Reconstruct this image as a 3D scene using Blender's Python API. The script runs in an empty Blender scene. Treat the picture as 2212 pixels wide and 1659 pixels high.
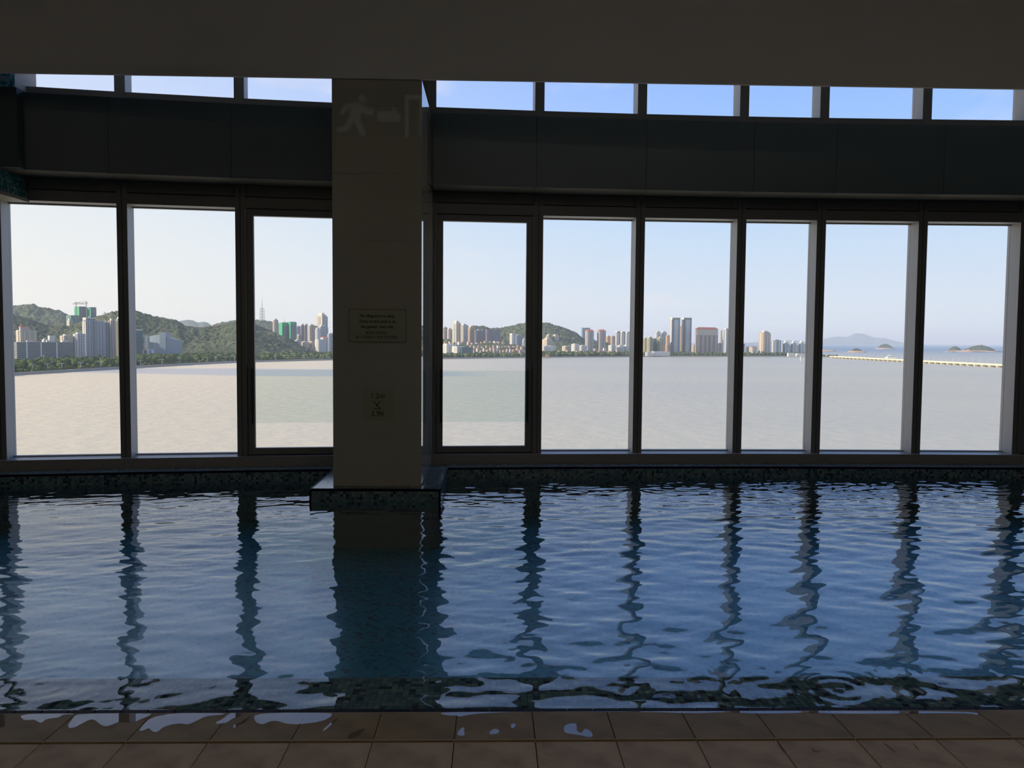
import bpy, bmesh, math, random
import numpy as np
from mathutils import Vector, Matrix
R = math.radians
random.seed(7)
rng = np.random.default_rng(11)
SC = bpy.context.scene
COL = SC.collection

# ------------------------------------------------------------------ camera
FPX, CX, CY, HC = 1740.0, 1106.0, 829.5, 1.5
ROLL, YAW = R(0.45), R(1.45)
PITCH = math.atan((CY - 735.72) / FPX)
_f = np.array([math.sin(YAW) * math.cos(PITCH), math.cos(YAW) * math.cos(PITCH), -math.sin(PITCH)])
_r0 = np.array([math.cos(YAW), -math.sin(YAW), 0.0]); _u0 = np.cross(_r0, _f)
_r = _r0 * math.cos(ROLL) + _u0 * math.sin(ROLL); _u = -_r0 * math.sin(ROLL) + _u0 * math.cos(ROLL)
cam_d = bpy.data.cameras.new('camera'); cam = bpy.data.objects.new('camera', cam_d); COL.objects.link(cam)
cam_d.sensor_width = 36; cam_d.lens = FPX / 2212 * 36; cam_d.clip_start = 0.05; cam_d.clip_end = 150000
cam.matrix_world = Matrix(((_r[0], _u[0], -_f[0], 0), (_r[1], _u[1], -_f[1], 0), (_r[2], _u[2], -_f[2], HC), (0, 0, 0, 1)))
SC.camera = cam
SC.view_settings.view_transform = 'Standard'; SC.view_settings.look = 'None'
SC.view_settings.exposure = 0.0; SC.view_settings.gamma = 1.0; SC.view_settings.use_curve_mapping = False
try:
    SC.cycles.max_bounces = 10; SC.cycles.diffuse_bounces = 5; SC.cycles.glossy_bounces = 5
    SC.cycles.transparent_max_bounces = 24; SC.cycles.sample_clamp_indirect = 4.0
    SC.cycles.caustics_reflective = False; SC.cycles.volume_bounces = 3
except Exception:
    pass

# ------------------------------------------------------------------ sky and sun
SUN_AZ = Vector((-1.0, -0.25, 0)).normalized(); SUN_EL = R(24)
wd = bpy.data.worlds.new('sky'); SC.world = wd; wd.use_nodes = True
nt = wd.node_tree; nt.nodes.clear()
def nn(t, typ, **k):
    n = t.nodes.new(typ)
    for a, v in k.items(): setattr(n, a, v)
    return n
def mth(t, op, a, b=None, c=None, clamp=False):
    n = t.nodes.new('ShaderNodeMath'); n.operation = op; n.use_clamp = clamp
    for i, v in enumerate((a, b, c)):
        if v is None: continue
        if isinstance(v, (int, float)): n.inputs[i].default_value = v
        else: t.links.new(v, n.inputs[i])
    return n.outputs[0]
def mixc(t, fac, a, b, mode='MIX'):
    n = t.nodes.new('ShaderNodeMix'); n.data_type = 'RGBA'; n.blend_type = mode
    for s, v in ((n.inputs[0], fac), (n.inputs[6], a), (n.inputs[7], b)):
        if isinstance(v, (int, float)): s.default_value = v
        elif isinstance(v, tuple): s.default_value = v if len(v) == 4 else (*v, 1)
        else: t.links.new(v, s)
    return n.outputs[2]
def ramp(t, fac, stops, interp='LINEAR'):
    n = t.nodes.new('ShaderNodeValToRGB'); n.color_ramp.interpolation = interp
    e = n.color_ramp.elements
    while len(e) < len(stops): e.new(0.5)
    for k, (p, c) in enumerate(stops):
        e[k].position = p; e[k].color = (*c, 1) if len(c) == 3 else c
    t.links.new(fac, n.inputs[0]); return n.outputs[0]
tc = nn(nt, 'ShaderNodeTexCoord'); sp = nn(nt, 'ShaderNodeSeparateXYZ'); nt.links.new(tc.outputs['Generated'], sp.inputs[0])
zc = mth(nt, 'MAXIMUM', sp.outputs[2], 0.0)
base = ramp(nt, zc, [(0, (.80, .86, .97)), (.05, (.78, .86, 1.0)), (.13, (.64, .80, 1.04)), (.22, (.42, .65, 1.18)),
                     (.34, (.30, .51, 1.08)), (.6, (.19, .37, .90)), (1, (.12, .27, .72))])
dt = nn(nt, 'ShaderNodeVectorMath', operation='DOT_PRODUCT'); nt.links.new(tc.outputs['Generated'], dt.inputs[0])
dt.inputs[1].default_value = SUN_AZ
w = nn(nt, 'ShaderNodeMapRange', interpolation_type='SMOOTHSTEP'); nt.links.new(dt.outputs['Value'], w.inputs[0])
w.inputs[1].default_value = -.55; w.inputs[2].default_value = .45
wz = mth(nt, 'POWER', 2.718, mth(nt, 'MULTIPLY', zc, -2.4))
wf = mth(nt, 'MULTIPLY', w.outputs[0], wz)
sky = mixc(nt, wf, base, (1.07, 1.02, .95))
# a few faint pinkish puffs of cloud low over the horizon
mp = nn(nt, 'ShaderNodeMapping'); nt.links.new(tc.outputs['Generated'], mp.inputs[0]); mp.inputs[3].default_value = (5, 5, 16)
cn = nn(nt, 'ShaderNodeTexNoise'); nt.links.new(mp.outputs[0], cn.inputs[0]); cn.inputs['Scale'].default_value = 1.6; cn.inputs['Detail'].default_value = 6
cm = nn(nt, 'ShaderNodeMapRange', interpolation_type='SMOOTHSTEP'); nt.links.new(cn.outputs[0], cm.inputs[0])
cm.inputs[1].default_value = .56; cm.inputs[2].default_value = .75; cm.inputs[4].default_value = .35
sky = mixc(nt, cm.outputs[0], sky, (.95, .90, .95))
bg = nn(nt, 'ShaderNodeBackground'); nt.links.new(sky, bg.inputs[0]); bg.inputs[1].default_value = 1.0
wo = nn(nt, 'ShaderNodeOutputWorld'); nt.links.new(bg.outputs[0], wo.inputs[0])
sd = bpy.data.lights.new('sun', 'SUN'); so = bpy.data.objects.new('sun', sd); COL.objects.link(so)
sd.energy = 6.5; sd.angle = R(0.6); sd.color = (1.0, .83, .62)
sv = Vector((SUN_AZ.x * math.cos(SUN_EL), SUN_AZ.y * math.cos(SUN_EL), math.sin(SUN_EL)))
so.rotation_euler = sv.to_track_quat('Z', 'Y').to_euler(); so.location = (-30, -8, 40)

# ------------------------------------------------------------------ helpers
def ray(x, y): return _f + _r * (x - CX) / FPX - _u * (y - CY) / FPX
def onz(x, y, z): d = ray(x, y); return np.array([0, 0, HC]) + d * (z - HC) / d[2]
def ony(x, y, Y): d = ray(x, y); return np.array([0, 0, HC]) + d * Y / d[1]

def wloc(o):
    v = Vector((0, 0, 0))
    while o is not None: v = v + o.location; o = o.parent
    return v
class MB:
    """collects shapes of one mesh; coordinates are world ones unless local=True at build"""
    def __init__(s): s.v = []; s.f = []; s.c = []
    def add(s, vs, fs, c=None):
        n = len(s.v); s.v += [tuple(map(float, p)) for p in vs]; s.f += [tuple(i + n for i in f) for f in fs]
        s.c += [c] * len(fs); return s
    def prism(s, poly, z0, z1, c=None):
        n = len(poly)
        a = sum(poly[i][0] * poly[(i + 1) % n][1] - poly[(i + 1) % n][0] * poly[i][1] for i in range(n))
        if a < 0: poly = poly[::-1]
        vs = [(p[0], p[1], z0) for p in poly] + [(p[0], p[1], z1) for p in poly]
        fs = [tuple(range(n))[::-1], tuple(range(n, 2 * n))] + [(i, (i + 1) % n, n + (i + 1) % n, n + i) for i in range(n)]
        return s.add(vs, fs, c)
    def box(s, x0, x1, y0, y1, z0, z1, c=None):
        return s.prism([(x0, y0), (x1, y0), (x1, y1), (x0, y1)], z0, z1, c)
    def bev(s, x0, x1, y0, y1, z0, z1, b):
        vs = []
        for z, i in ((z0, 0), (z1 - b, 0), (z1, b)):
            vs += [(x0 + i, y0 + i, z), (x1 - i, y0 + i, z), (x1 - i, y1 - i, z), (x0 + i, y1 - i, z)]
        fs = [(3, 2, 1, 0), (8, 9, 10, 11)]
        for k in (0, 4): fs += [(k + i, k + (i + 1) % 4, k + 4 + (i + 1) % 4, k + 4 + i) for i in range(4)]
        return s.add(vs, fs)
    def tube(s, a, b, r, r2=None, n=8):
        a = Vector(a); b = Vector(b); d = (b - a).normalized(); r2 = r if r2 is None else r2
        t = Vector((0, 0, 1)) if abs(d.z) < .9 else Vector((1, 0, 0)); u = d.cross(t).normalized(); w_ = d.cross(u)
        vs = []
        for p, q in ((a, r), (b, r2)):
            vs += [p + u * q * math.cos(2 * math.pi * i / n) + w_ * q * math.sin(2 * math.pi * i / n) for i in range(n)]
        return s.add(vs, [tuple(range(n)), tuple(range(n, 2 * n))[::-1]] + [(i, n + i, n + (i + 1) % n, (i + 1) % n) for i in range(n)])
    def build(s, name, mat, parent=None, local=False, smooth=False):
        me = bpy.data.meshes.new(name)
        off = Vector((0, 0, 0)) if (local or parent is None) else wloc(parent)
        me.from_pydata([(p[0] - off.x, p[1] - off.y, p[2] - off.z) for p in s.v], [], s.f)
        if any(c is not None for c in s.c):
            at = me.attributes.new('tone', 'FLOAT_COLOR', 'FACE')
            at.data.foreach_set('color', np.array([(c or (.5, .5, .5)) + (1,) for c in s.c], dtype=np.float32).ravel())
        me.materials.append(mat)
        if smooth: me.polygons.foreach_set('use_smooth', [True] * len(me.polygons))
        me.update()
        o = bpy.data.objects.new(name, me); COL.objects.link(o); o.parent = parent
        return o
def empty(name, loc, rz=0.0):
    o = bpy.data.objects.new(name, None); COL.objects.link(o); o.location = loc; o.rotation_euler = (0, 0, rz); o.empty_display_size = .2
    return o
def tag(o, label=None, cat=None, group=None, kind=None):
    if label: o['label'] = label
    if cat: o['category'] = cat
    if group: o['group'] = group
    if kind: o['kind'] = kind
    return o
def struct(o, label): return tag(o, label, None, None, 'structure')
def blob(mb, c, r, seed=0, c_=None, sub=None):
    """lumpy low ball"""
    for p, fs in (_ICO,):
        k = 1 + .12 * np.sin(p @ np.array([3.1, 5.3, 4.7]) + seed) + .09 * np.sin(p @ np.array([-6.1, 2.3, 7.7]) + 2 * seed) + .06 * np.sin(p @ np.array([9.1, -8.3, 6.7]) + 3 * seed)
        q = p * k[:, None] * np.array(r) + np.array(c)
        mb.add(q, fs, c_)
_b = bmesh.new(); bmesh.ops.create_icosphere(_b, subdivisions=2, radius=1); _b.verts.ensure_lookup_table()
_ICO = (np.array([v.co[:] for v in _b.verts]), [tuple(v.index for v in f.verts) for f in _b.faces]); _b.free()
def smooth_noise(xs, ys, cell, seed):
    """value noise on arrays"""
    g = np.random.default_rng(seed).random((257, 257))
    u = xs / cell; v = ys / cell; i = np.floor(u).astype(int); j = np.floor(v).astype(int)
    a = u - i; b = v - j; a = a * a * (3 - 2 * a); b = b * b * (3 - 2 * b)
    i0, i1, j0, j1 = i % 257, (i + 1) % 257, j % 257, (j + 1) % 257
    return (g[i0, j0] * (1 - a) + g[i1, j0] * a) * (1 - b) + (g[i0, j1] * (1 - a) + g[i1, j1] * a) * b - .5

# ------------------------------------------------------------------ materials
_M = {}
def mat(name, col, rough=.6, spec=.5, metal=0.0, noise=None, bump=None, coat=0.0):
    if name in _M: return _M[name]
    m = bpy.data.materials.new(name); m.use_nodes = True; t = m.node_tree; b = t.nodes['Principled BSDF']
    b.inputs['Base Color'].default_value = (*col, 1); b.inputs['Roughness'].default_value = rough
    b.inputs['Specular IOR Level'].default_value = spec; b.inputs['Metallic'].default_value = metal
    if coat: b.inputs['Coat Weight'].default_value = coat; b.inputs['Coat Roughness'].default_value = .02
    if noise or bump:
        g = nn(t, 'ShaderNodeTexCoord')
    if noise:
        sc, amt, col2 = noise
        n = nn(t, 'ShaderNodeTexNoise'); t.links.new(g.outputs['Object'], n.inputs[0]); n.inputs['Scale'].default_value = sc; n.inputs['Detail'].default_value = 5
        f = mth(t, 'MULTIPLY', mth(t, 'SUBTRACT', n.outputs[0], .35, clamp=True), amt * 3, clamp=True)
        t.links.new(mixc(t, f, col, col2), b.inputs['Base Color'])
    if bump:
        sc, st, ds = bump
        n2 = nn(t, 'ShaderNodeTexNoise'); t.links.new(g.outputs['Object'], n2.inputs[0]); n2.inputs['Scale'].default_value = sc; n2.inputs['Detail'].default_value = 6
        bp = nn(t, 'ShaderNodeBump'); bp.inputs['Strength'].default_value = st; bp.inputs['Distance'].default_value = ds
        t.links.new(n2.outputs[0], bp.inputs['Height']); t.links.new(bp.outputs[0], b.inputs['Normal'])
    _M[name] = m; return m
def mat_tone(name, rough=.25, coat=0.0, spec=.5):
    """takes the colour stored with each tile"""
    m = bpy.data.materials.new(name); m.use_nodes = True; t = m.node_tree; b = t.nodes['Principled BSDF']
    a = nn(t, 'ShaderNodeAttribute'); a.attribute_name = 'tone'; t.links.new(a.outputs['Color'], b.inputs['Base Color'])
    b.inputs['Roughness'].default_value = rough; b.inputs['Specular IOR Level'].default_value = spec
    if coat: b.inputs['Coat Weight'].default_value = coat
    return m
def mat_mosaic(name, size, stops, rough=.3):
    """small square tiles with grout, coloured cell by cell (for tiles too far or deep to tell apart)"""
    m = bpy.data.materials.new(name); m.use_nodes = True; t = m.node_tree; b = t.nodes['Principled BSDF']
    g = nn(t, 'ShaderNodeTexCoord'); s = nn(t, 'ShaderNodeVectorMath', operation='SCALE'); t.links.new(g.outputs['Object'], s.inputs[0]); s.inputs['Scale'].default_value = 1 / size
    ad = nn(t, 'ShaderNodeVectorMath', operation='ADD'); t.links.new(s.outputs[0], ad.inputs[0]); ad.inputs[1].default_value = (.013, .017, .019)
    fl = nn(t, 'ShaderNodeVectorMath', operation='FLOOR'); t.links.new(ad.outputs[0], fl.inputs[0])
    wn = nn(t, 'ShaderNodeTexWhiteNoise'); t.links.new(fl.outputs[0], wn.inputs[0])
    t.links.new(ramp(t, wn.outputs[0], stops, 'CONSTANT'), b.inputs['Base Color'])
    b.inputs['Roughness'].default_value = rough
    return m
def mat_film(name, tint, ior, gl_rough=0.0, bump=None):
    """clear sheet: mirror by Fresnel, otherwise see through with a tint"""
    m = bpy.data.materials.new(name); m.use_nodes = True; t = m.node_tree; t.nodes.clear()
    fr = nn(t, 'ShaderNodeFresnel'); ge = nn(t, 'ShaderNodeNewGeometry')
    # same reflectance from either side of the sheet
    t.links.new(mth(t, 'POWER', ior, mth(t, 'SUBTRACT', 1.0, mth(t, 'MULTIPLY', ge.outputs['Backfacing'], 2.0))), fr.inputs[0])
    gl = nn(t, 'ShaderNodeBsdfGlossy'); gl.inputs['Roughness'].default_value = gl_rough
    tr = nn(t, 'ShaderNodeBsdfTransparent'); tr.inputs[0].default_value = (*tint, 1)
    mx = nn(t, 'ShaderNodeMixShader'); t.links.new(fr.outputs[0], mx.inputs[0]); t.links.new(tr.outputs[0], mx.inputs[1]); t.links.new(gl.outputs[0], mx.inputs[2])
    if bump:
        sc, st, ds = bump
        g = nn(t, 'ShaderNodeTexCoord'); n2 = nn(t, 'ShaderNodeTexNoise'); t.links.new(g.outputs['Object'], n2.inputs[0]); n2.inputs['Scale'].default_value = sc; n2.inputs['Detail'].default_value = 3
        bp = nn(t, 'ShaderNodeBump'); bp.inputs['Strength'].default_value = st; bp.inputs['Distance'].default_value = ds
        t.links.new(n2.outputs[0], bp.inputs['Height'])
        for q in (fr, gl): t.links.new(bp.outputs[0], q.inputs['Normal'])
    o = nn(t, 'ShaderNodeOutputMaterial'); t.links.new(mx.outputs[0], o.inputs[0])
    return m
def mat_facade(name, col, win=(.10, .13, .17), floor=3.2, bay=3.4, wz=(.30, .82), wx=(.18, .80), rough=.55, band=False):
    if name in _M: return _M[name]
    m = bpy.data.materials.new(name); m.use_nodes = True; t = m.node_tree; b = t.nodes['Principled BSDF']
    g = nn(t, 'ShaderNodeTexCoord'); s = nn(t, 'ShaderNodeSeparateXYZ'); t.links.new(g.outputs['Object'], s.inputs[0])
    fz = mth(t, 'FRACT', mth(t, 'DIVIDE', s.outputs[2], floor))
    k = mth(t, 'MULTIPLY', mth(t, 'GREATER_THAN', fz, wz[0]), mth(t, 'LESS_THAN', fz, wz[1]))
    if not band:
        fx = mth(t, 'FRACT', mth(t, 'DIVIDE', mth(t, 'ADD', mth(t, 'ADD', s.outputs[0], s.outputs[1]), 500.0), bay))
        k = mth(t, 'MULTIPLY', k, mth(t, 'MULTIPLY', mth(t, 'GREATER_THAN', fx, wx[0]), mth(t, 'LESS_THAN', fx, wx[1])))
    ge = nn(t, 'ShaderNodeNewGeometry'); sn = nn(t, 'ShaderNodeSeparateXYZ'); t.links.new(ge.outputs['Normal'], sn.inputs[0])
    k = mth(t, 'MULTIPLY', k, mth(t, 'LESS_THAN', sn.outputs[2], .5))
    t.links.new(mixc(t, k, col, win), b.inputs['Base Color'])
    t.links.new(mth(t, 'SUBTRACT', rough, mth(t, 'MULTIPLY', k, rough - .12)), b.inputs['Roughness'])
    _M[name] = m; return m

frame_m = mat('grey_frame', (.46, .46, .45), .45, noise=(3, .15, (.42, .42, .41)))
shaded_m = mat('shaded_frame', (.17, .17, .165), .45, noise=(3, .15, (.15, .15, .145)))  # frame metal on the room side, its shade put into the colour
sash_m = mat('dark_sash', (.17, .17, .17), .45)
ledge_m = mat('ledge_metal', (.27, .265, .25), .4, noise=(2.5, .2, (.23, .225, .21)))
band_m = mat('fascia_metal', (.085, .115, .125), .4, noise=(1.2, .2, (.075, .10, .11)))
soffit_m = mat('soffit_metal', (.12, .11, .088), .5, noise=(1.5, .2, (.105, .095, .077)))
plaster_m = mat('plaster', (.72, .71, .69), .85, noise=(.6, .15, (.68, .67, .65)))
dark_m = mat('dark_wall', (.20, .18, .16), .8)
stone_m = mat('polished_stone', (.42, .405, .34), .025, .5, noise=(1.6, .5, (.40, .37, .29)))
grout_m = mat('grout', (.16, .17, .16), .8)
navy_m = mat('navy_edge', (.006, .005, .018), .5, .05)
deck_m = mat('deck_tile', (.55, .415, .29), .55, .15, noise=(5, .9, (.31, .225, .15)), bump=(24, .5, .004))
deckw_m = mat('deck_tile_wet', (.33, .235, .12), .5, .08, noise=(6, .9, (.19, .13, .065)), bump=(22, .35, .003))
gap_m = mat('joint_dark', (.03, .03, .028), .9)
glass_m = mat_film('window_glass', (.95, .965, .96), 1.22)
guard_m = mat_film('guard_glass', (.915, .955, .94), 1.25)
water_m = mat_film('pool_water', (.80, .93, .97), 1.62)
puddle_m = mat_film('puddle_water', (.93, .93, .93), 1.36)
tile_m = mat_tone('mosaic_glaze', .16); wet_tile_m = mat_tone('mosaic_underwater', .6, spec=.05)
PAL = [(.17, .24, .23), (.15, .22, .23), (.25, .30, .27), (.12, .19, .21), (.10, .17, .20), (.08, .14, .18), (.045, .075, .10), (.022, .03, .05), (.05, .03, .03)]
PW = [.20, .17, .16, .11, .10, .09, .08, .06, .03]
def tone(): return PAL[int(rng.choice(9, p=PW))]
deepfloor_m = mat_mosaic('pool_floor_mosaic', .028, [(0, (.03, .28, .36)), (.25, (.025, .25, .34)), (.5, (.035, .30, .37)), (.72, (.02, .19, .30)), (.86, (.012, .09, .18)), (.95, (.01, .03, .09)), (.98, (.12, .08, .03))])
wallmos_m = mat_mosaic('pool_wall_mosaic', .026, [(0, (.10, .17, .19)), (.4, (.08, .14, .17)), (.7, (.05, .10, .13)), (.9, (.02, .03, .05))])

# ------------------------------------------------------------------ the curved window wall
def Y0(x): return 9.065 - (.0093 if x < 4 else .004) * (x - 4) ** 2
def PT(x, o):
    dy = -2 * (.0093 if x < 4 else .004) * (x - 4); l = math.hypot(dy, 1)
    return (x - dy / l * o, Y0(x) + o / l)
def seg(mb, xa, xb, o0, o1, z0, z1, c=None):
    return mb.prism([PT(xa, o0), PT(xb, o0), PT(xb, o1), PT(xa, o1)], z0, z1, c)
OM, OG = .37, .57            # mullion front, glass plane (distance behind the pool's far edge)
def _node(c):
    x = c
    for _ in range(8): x += c - PT(x, OM)[0]
    return x
NODES = [_node(c) for c in (-7.68, -6.45, -5.21, -3.985, -2.775, -1.60, -.695, .528, 1.713, 2.908, 3.852, 5.058, 6.268, 7.46, 8.66)]
ZC, ZL, ZH, ZS, ZB, ZT, ZR = .085, .193, 2.935, 3.175, 3.94, 5.0, 6.5
XL, XR = -8.0, 9.0
SASH = {4, 6, 12}; SOLID = 5
ORD = ['', 'first', 'second', 'third', 'fourth', 'fifth', 'sixth', 'seventh', 'eighth', 'ninth', 'tenth', 'eleventh', 'twelfth', 'thirteenth', 'fourteenth', 'fifteenth', 'sixteenth', 'seventeenth', 'eighteenth', 'nineteenth', 'twentieth'] + ['%s%s' % (a, b) for a in ('twenty ', 'thirty ') for b in ('first', 'second', 'third', 'fourth', 'fifth', 'sixth', 'seventh', 'eighth', 'ninth')]
def by_column(i): return ('%s to the left of the stone column' % ORD[5 - i]) if i < 5 else ('hidden behind the stone column' if i == 5 else '%s to the right of the stone column' % ORD[i - 5])
# mullions
for i, x in enumerate(NODES):
    m = MB(); seg(m, x - .052, x + .052, OM, OG + .05, ZL, ZT + .1)
    o = m.build('trim_%d' % (i + 1), frame_m)
    struct(o, 'grey metal window mullion, ' + by_column(i))
    m = MB(); seg(m, x - .0525, x + .0525, OM - .006, OM + .002, ZL, ZT + .1); cc_ = m.build('shaded_cap', shaded_m, o)  # front face coloured darker than the daylit reveals behind it
    m = MB(); seg(m, x - .003, x + .003, OM - .0075, OM + .004, ZL, ZH + .2); m.build('seam', gap_m, cc_)
# window bays
wn = 0
for i in range(len(NODES) - 1):
    if i == SOLID: continue
    xa, xb = NODES[i] + .052, NODES[i + 1] - .052; wn += 1
    root = empty('window_%d' % wn, (*PT((xa + xb) / 2, OG), ZL))
    side = 'left' if xb < -1 else 'right'
    nth = wn if side == 'left' else wn - 5
    struct(root, '%s, %s' % ('opening sash window with a glass guard' if i in SASH else 'tall fixed window', by_column(i)))
    m = MB(); seg(m, xa, xb, OM + .004, OG + .05, ZH, ZH + .115); m.build('head_rail', frame_m, root)
    m = MB(); seg(m, xa, xb, OM - .002, OM + .006, ZH + .001, ZH + .115); m.build('shaded_cap', shaded_m, root)
    m = MB(); seg(m, xa + .004, xb - .004, OM + .012, OG + .05, ZH + .128, ZS + .02); m.build('head_panel', shaded_m, root)
    m = MB(); seg(m, xa, xb, OM + .05, OG + .05, ZH + .112, ZH + .131); m.build('shadow_gap', gap_m, root)
    if i in SASH:
        a, b, z0, z1, o0, o1 = xa + .012, xb - .012, ZL + .012, ZH - .012, OM + .012, OM + .075
        fr = MB(); t_ = .07
        seg(fr, a, a + t_, o0, o1, z0, z1); seg(fr, b - t_, b, o0, o1, z0, z1)
        seg(fr, a + t_, b - t_, o0, o1, z0, z0 + t_); seg(fr, a + t_, b - t_, o0, o1, z1 - t_, z1)
        sf = fr.build('sash_frame', sash_m, root)
        st = MB(); seg(st, xa, a + .02, o1 + .004, OG + .05, ZL, ZH); seg(st, b - .02, xb, o1 + .004, OG + .05, ZL, ZH)
        seg(st, a + .02, b - .02, o1 + .004, OG + .05, ZL, z0 + .02); seg(st, a + .02, b - .02, o1 + .004, OG + .05, z1 - .02, ZH); st.build('frame_stop', frame_m, root)
        m = MB(); seg(m, a + t_ - .01, b - t_ + .01, (o0 + o1) / 2 - .004, (o0 + o1) / 2 + .004, z0 + t_ - .01, z1 - t_ + .01); m.build('pane', glass_m, root)
        m = MB(); seg(m, a + t_ - .012, b - t_ + .012, o0 - .028, o0 - .018, .56, 1.155); gp = m.build('guard_panel', guard_m, root)
        tag(gp, 'clear safety glass panel fixed across the sash')
        for xx in (a + t_ - .03, b - t_ + .012):
            m = MB(); seg(m, xx, xx + .018, o0 - .034, o0, .55, 1.165); m.build('guard_clip', gap_m, gp)
        m = MB(); seg(m, xa, xa + .006, OM - .003, OM + .02, 1.2, ZH); seg(m, xb - .006, xb, OM - .003, OM + .02, 1.2, ZH); m.build('edge_bead', mat('bead', (.5, .5, .5), .3), sf)
    else:
        m = MB(); seg(m, xa, xb, OG - .006, OG + .006, ZL + .012, ZH); m.build('pane', glass_m, root)
        m = MB(); seg(m, xa, xb, OG - .03, OG + .03, ZL, ZL + .014); m.build('glazing_bead', frame_m, root)
        m = MB(); seg(m, xa, xb, OG - .02, OG + .03, ZH - .012, ZH + .002); m.build('glazing_bead', sash_m, root)
for i in range(len(NODES) - 1):
    if i == SOLID: continue
    xa, xb = NODES[i] + .052, NODES[i + 1] - .052; wn += 1
    root = empty('window_%d' % wn, (*PT((xa + xb) / 2, OG), 4.0))
    struct(root, 'shallow high clerestory window, ' + by_column(i))
    m = MB(); seg(m, xa, xb, OM + .003, OG + .05, 3.97, 4.118); m.build('sill_rail', shaded_m, root)
    m = MB(); seg(m, xa, xb, OG - .006, OG + .006, 4.115, ZT); m.build('pane', glass_m, root)
    m = MB(); seg(m, xa, xb, OM, OG + .05, ZT, ZT + .1); m.build('head_rail', frame_m, root)
# solid bay behind the column
# upstand, ledge
wf_ = empty('wall_front', (0, Y0(0) + .3, 0)); struct(wf_, 'low upstand wall and dark spandrel carrying the window bays')
xs = [XL] + NODES + [XR]
m = MB()
for a, b in zip(xs[:-1], xs[1:]): seg(m, a, b, .62, .80, -1.7, ZL - .02)
seg(m, NODES[SOLID], NODES[SOLID + 1], OM + .02, OG + .2, ZL - .02, ZR)
for a, b in zip(xs[:-1], xs[1:]):
    seg(m, a, b, .46, .66, ZS - .01, 3.98); seg(m, a, b, OM, .80, ZT + .1, ZR)
seg(m, XL, NODES[0] - .05, OM, .8, 0, ZR); seg(m, NODES[-1] + .05, XR, OM, .8, 0, ZR)
m.build('backing', dark_m, wf_)
for a, b in zip(xs[:-1], xs[1:]):
    m = MB(); seg(m, a + .0015, b - .0015, .285, .64, ZC - .02, ZL); m.build('ledge_panel', ledge_m, wf_)
# fascia band
wb = empty('wall_fascia', (0, Y0(0), ZS)); struct(wb, 'dark metal fascia band between the main windows and the clerestory')
fx = [XL, -7.6, -6.38, -5.10, -3.93, -2.74, -1.56, -.65, .47, 1.69, 2.9, 3.83, 5.05, 6.28, 7.46, XR]
for a, b in zip(fx[:-1], fx[1:]):
    if abs(a + 1.56) < .01: continue
    m = MB(); seg(m, a + .002, b - .002, -.05, -.03, ZS, ZB); m.build('fascia_panel', band_m, wb)
    m = MB(); seg(m, a + .002, b - .002, -.03, .46, ZS, ZS + .018); m.build('soffit_panel', soffit_m, wb)
m = MB()
for a, b in zip(fx[:-1], fx[1:]): seg(m, a, b, -.028, .44, ZS + .02, ZB - .005)
m.build('core', dark_m, wb)

# ------------------------------------------------------------------ room shell
fl = empty('floor', (0, 0, 0)); struct(fl, 'stone tiled pool deck')
MB().box(XL, XR, -9, 2.324, -.3, 0).build('deck_slab', mat('deck_far', (.20, .155, .11), .5, noise=(3, .5, (.15, .11, .08))), fl)
MB().box(XL, XR, 2.324, 3.195, -.3, -.022).build('bedding', gap_m, fl)
TW, TX0, TILT = .3045, -.132, R(1.9)   # the edge tiles fall slightly towards the water
def deck_tile_mesh(dep, wet):
    b = MB().bev(.0015, TW - .0015, .0, dep, -.012, 0, .002)
    return b.build('tile', deckw_m if wet else deck_m, None, local=True)
protos = {}
for row, (y0, y1, z, wet) in enumerate(((2.951, 3.196, .002, True), (2.634, 2.938, 0, False), (2.327, 2.631, 0, False))):
    p = deck_tile_mesh(y1 - y0, wet); first = True
    for k in range(-18, 18):
        o = p if first else p.copy()
        if not first: COL.objects.link(o)
        first = False; o.parent = fl; o.location = (TX0 + k * TW, y0, z); o.rotation_euler.x = -TILT if row == 0 else 0
MB().box(TX0 - 18 * TW, TX0 + 18 * TW, 2.9515, 2.9525, -.01, .0035).build('edge_strip', frame_m, fl)
struct(MB().box(XL - .3, XL, -9.3, 10.2, -1.8, ZR + .2).build('wall_left', dark_m), 'dark side wall left of the pool')
struct(MB().box(XR, XR + .3, -9.3, 10.2, -1.8, ZR + .2).build('wall_right', dark_m), 'dark side wall right of the pool')
struct(MB().box(XL, XR, -9.3, -9, -.3, ZR + .2).build('wall_back', mat('back_wall', (.62, .60, .56), .8)), 'plain back wall behind the deck')
ce = empty('ceiling', (0, 7.8, 3.95)); struct(ce, 'white plaster ceiling with a deep downstand beam over the columns')
MB().box(XL, XR, -9, 10.2, ZR, ZR + .2).build('slab', plaster_m, ce)
_q = [(7.735, 3.945), (7.735, ZR), (8.35, ZR), (8.35, 4.25), (7.76, 3.945)]
_v = [(x, y, z) for x in (XL, XR) for y, z in _q]
MB().add(_v, [(0, 1, 2, 3, 4), (9, 8, 7, 6, 5)] + [(i, 5 + i, 5 + (i + 1) % 5, (i + 1) % 5) for i in range(5)]).build('beam', plaster_m, ce)
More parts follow.
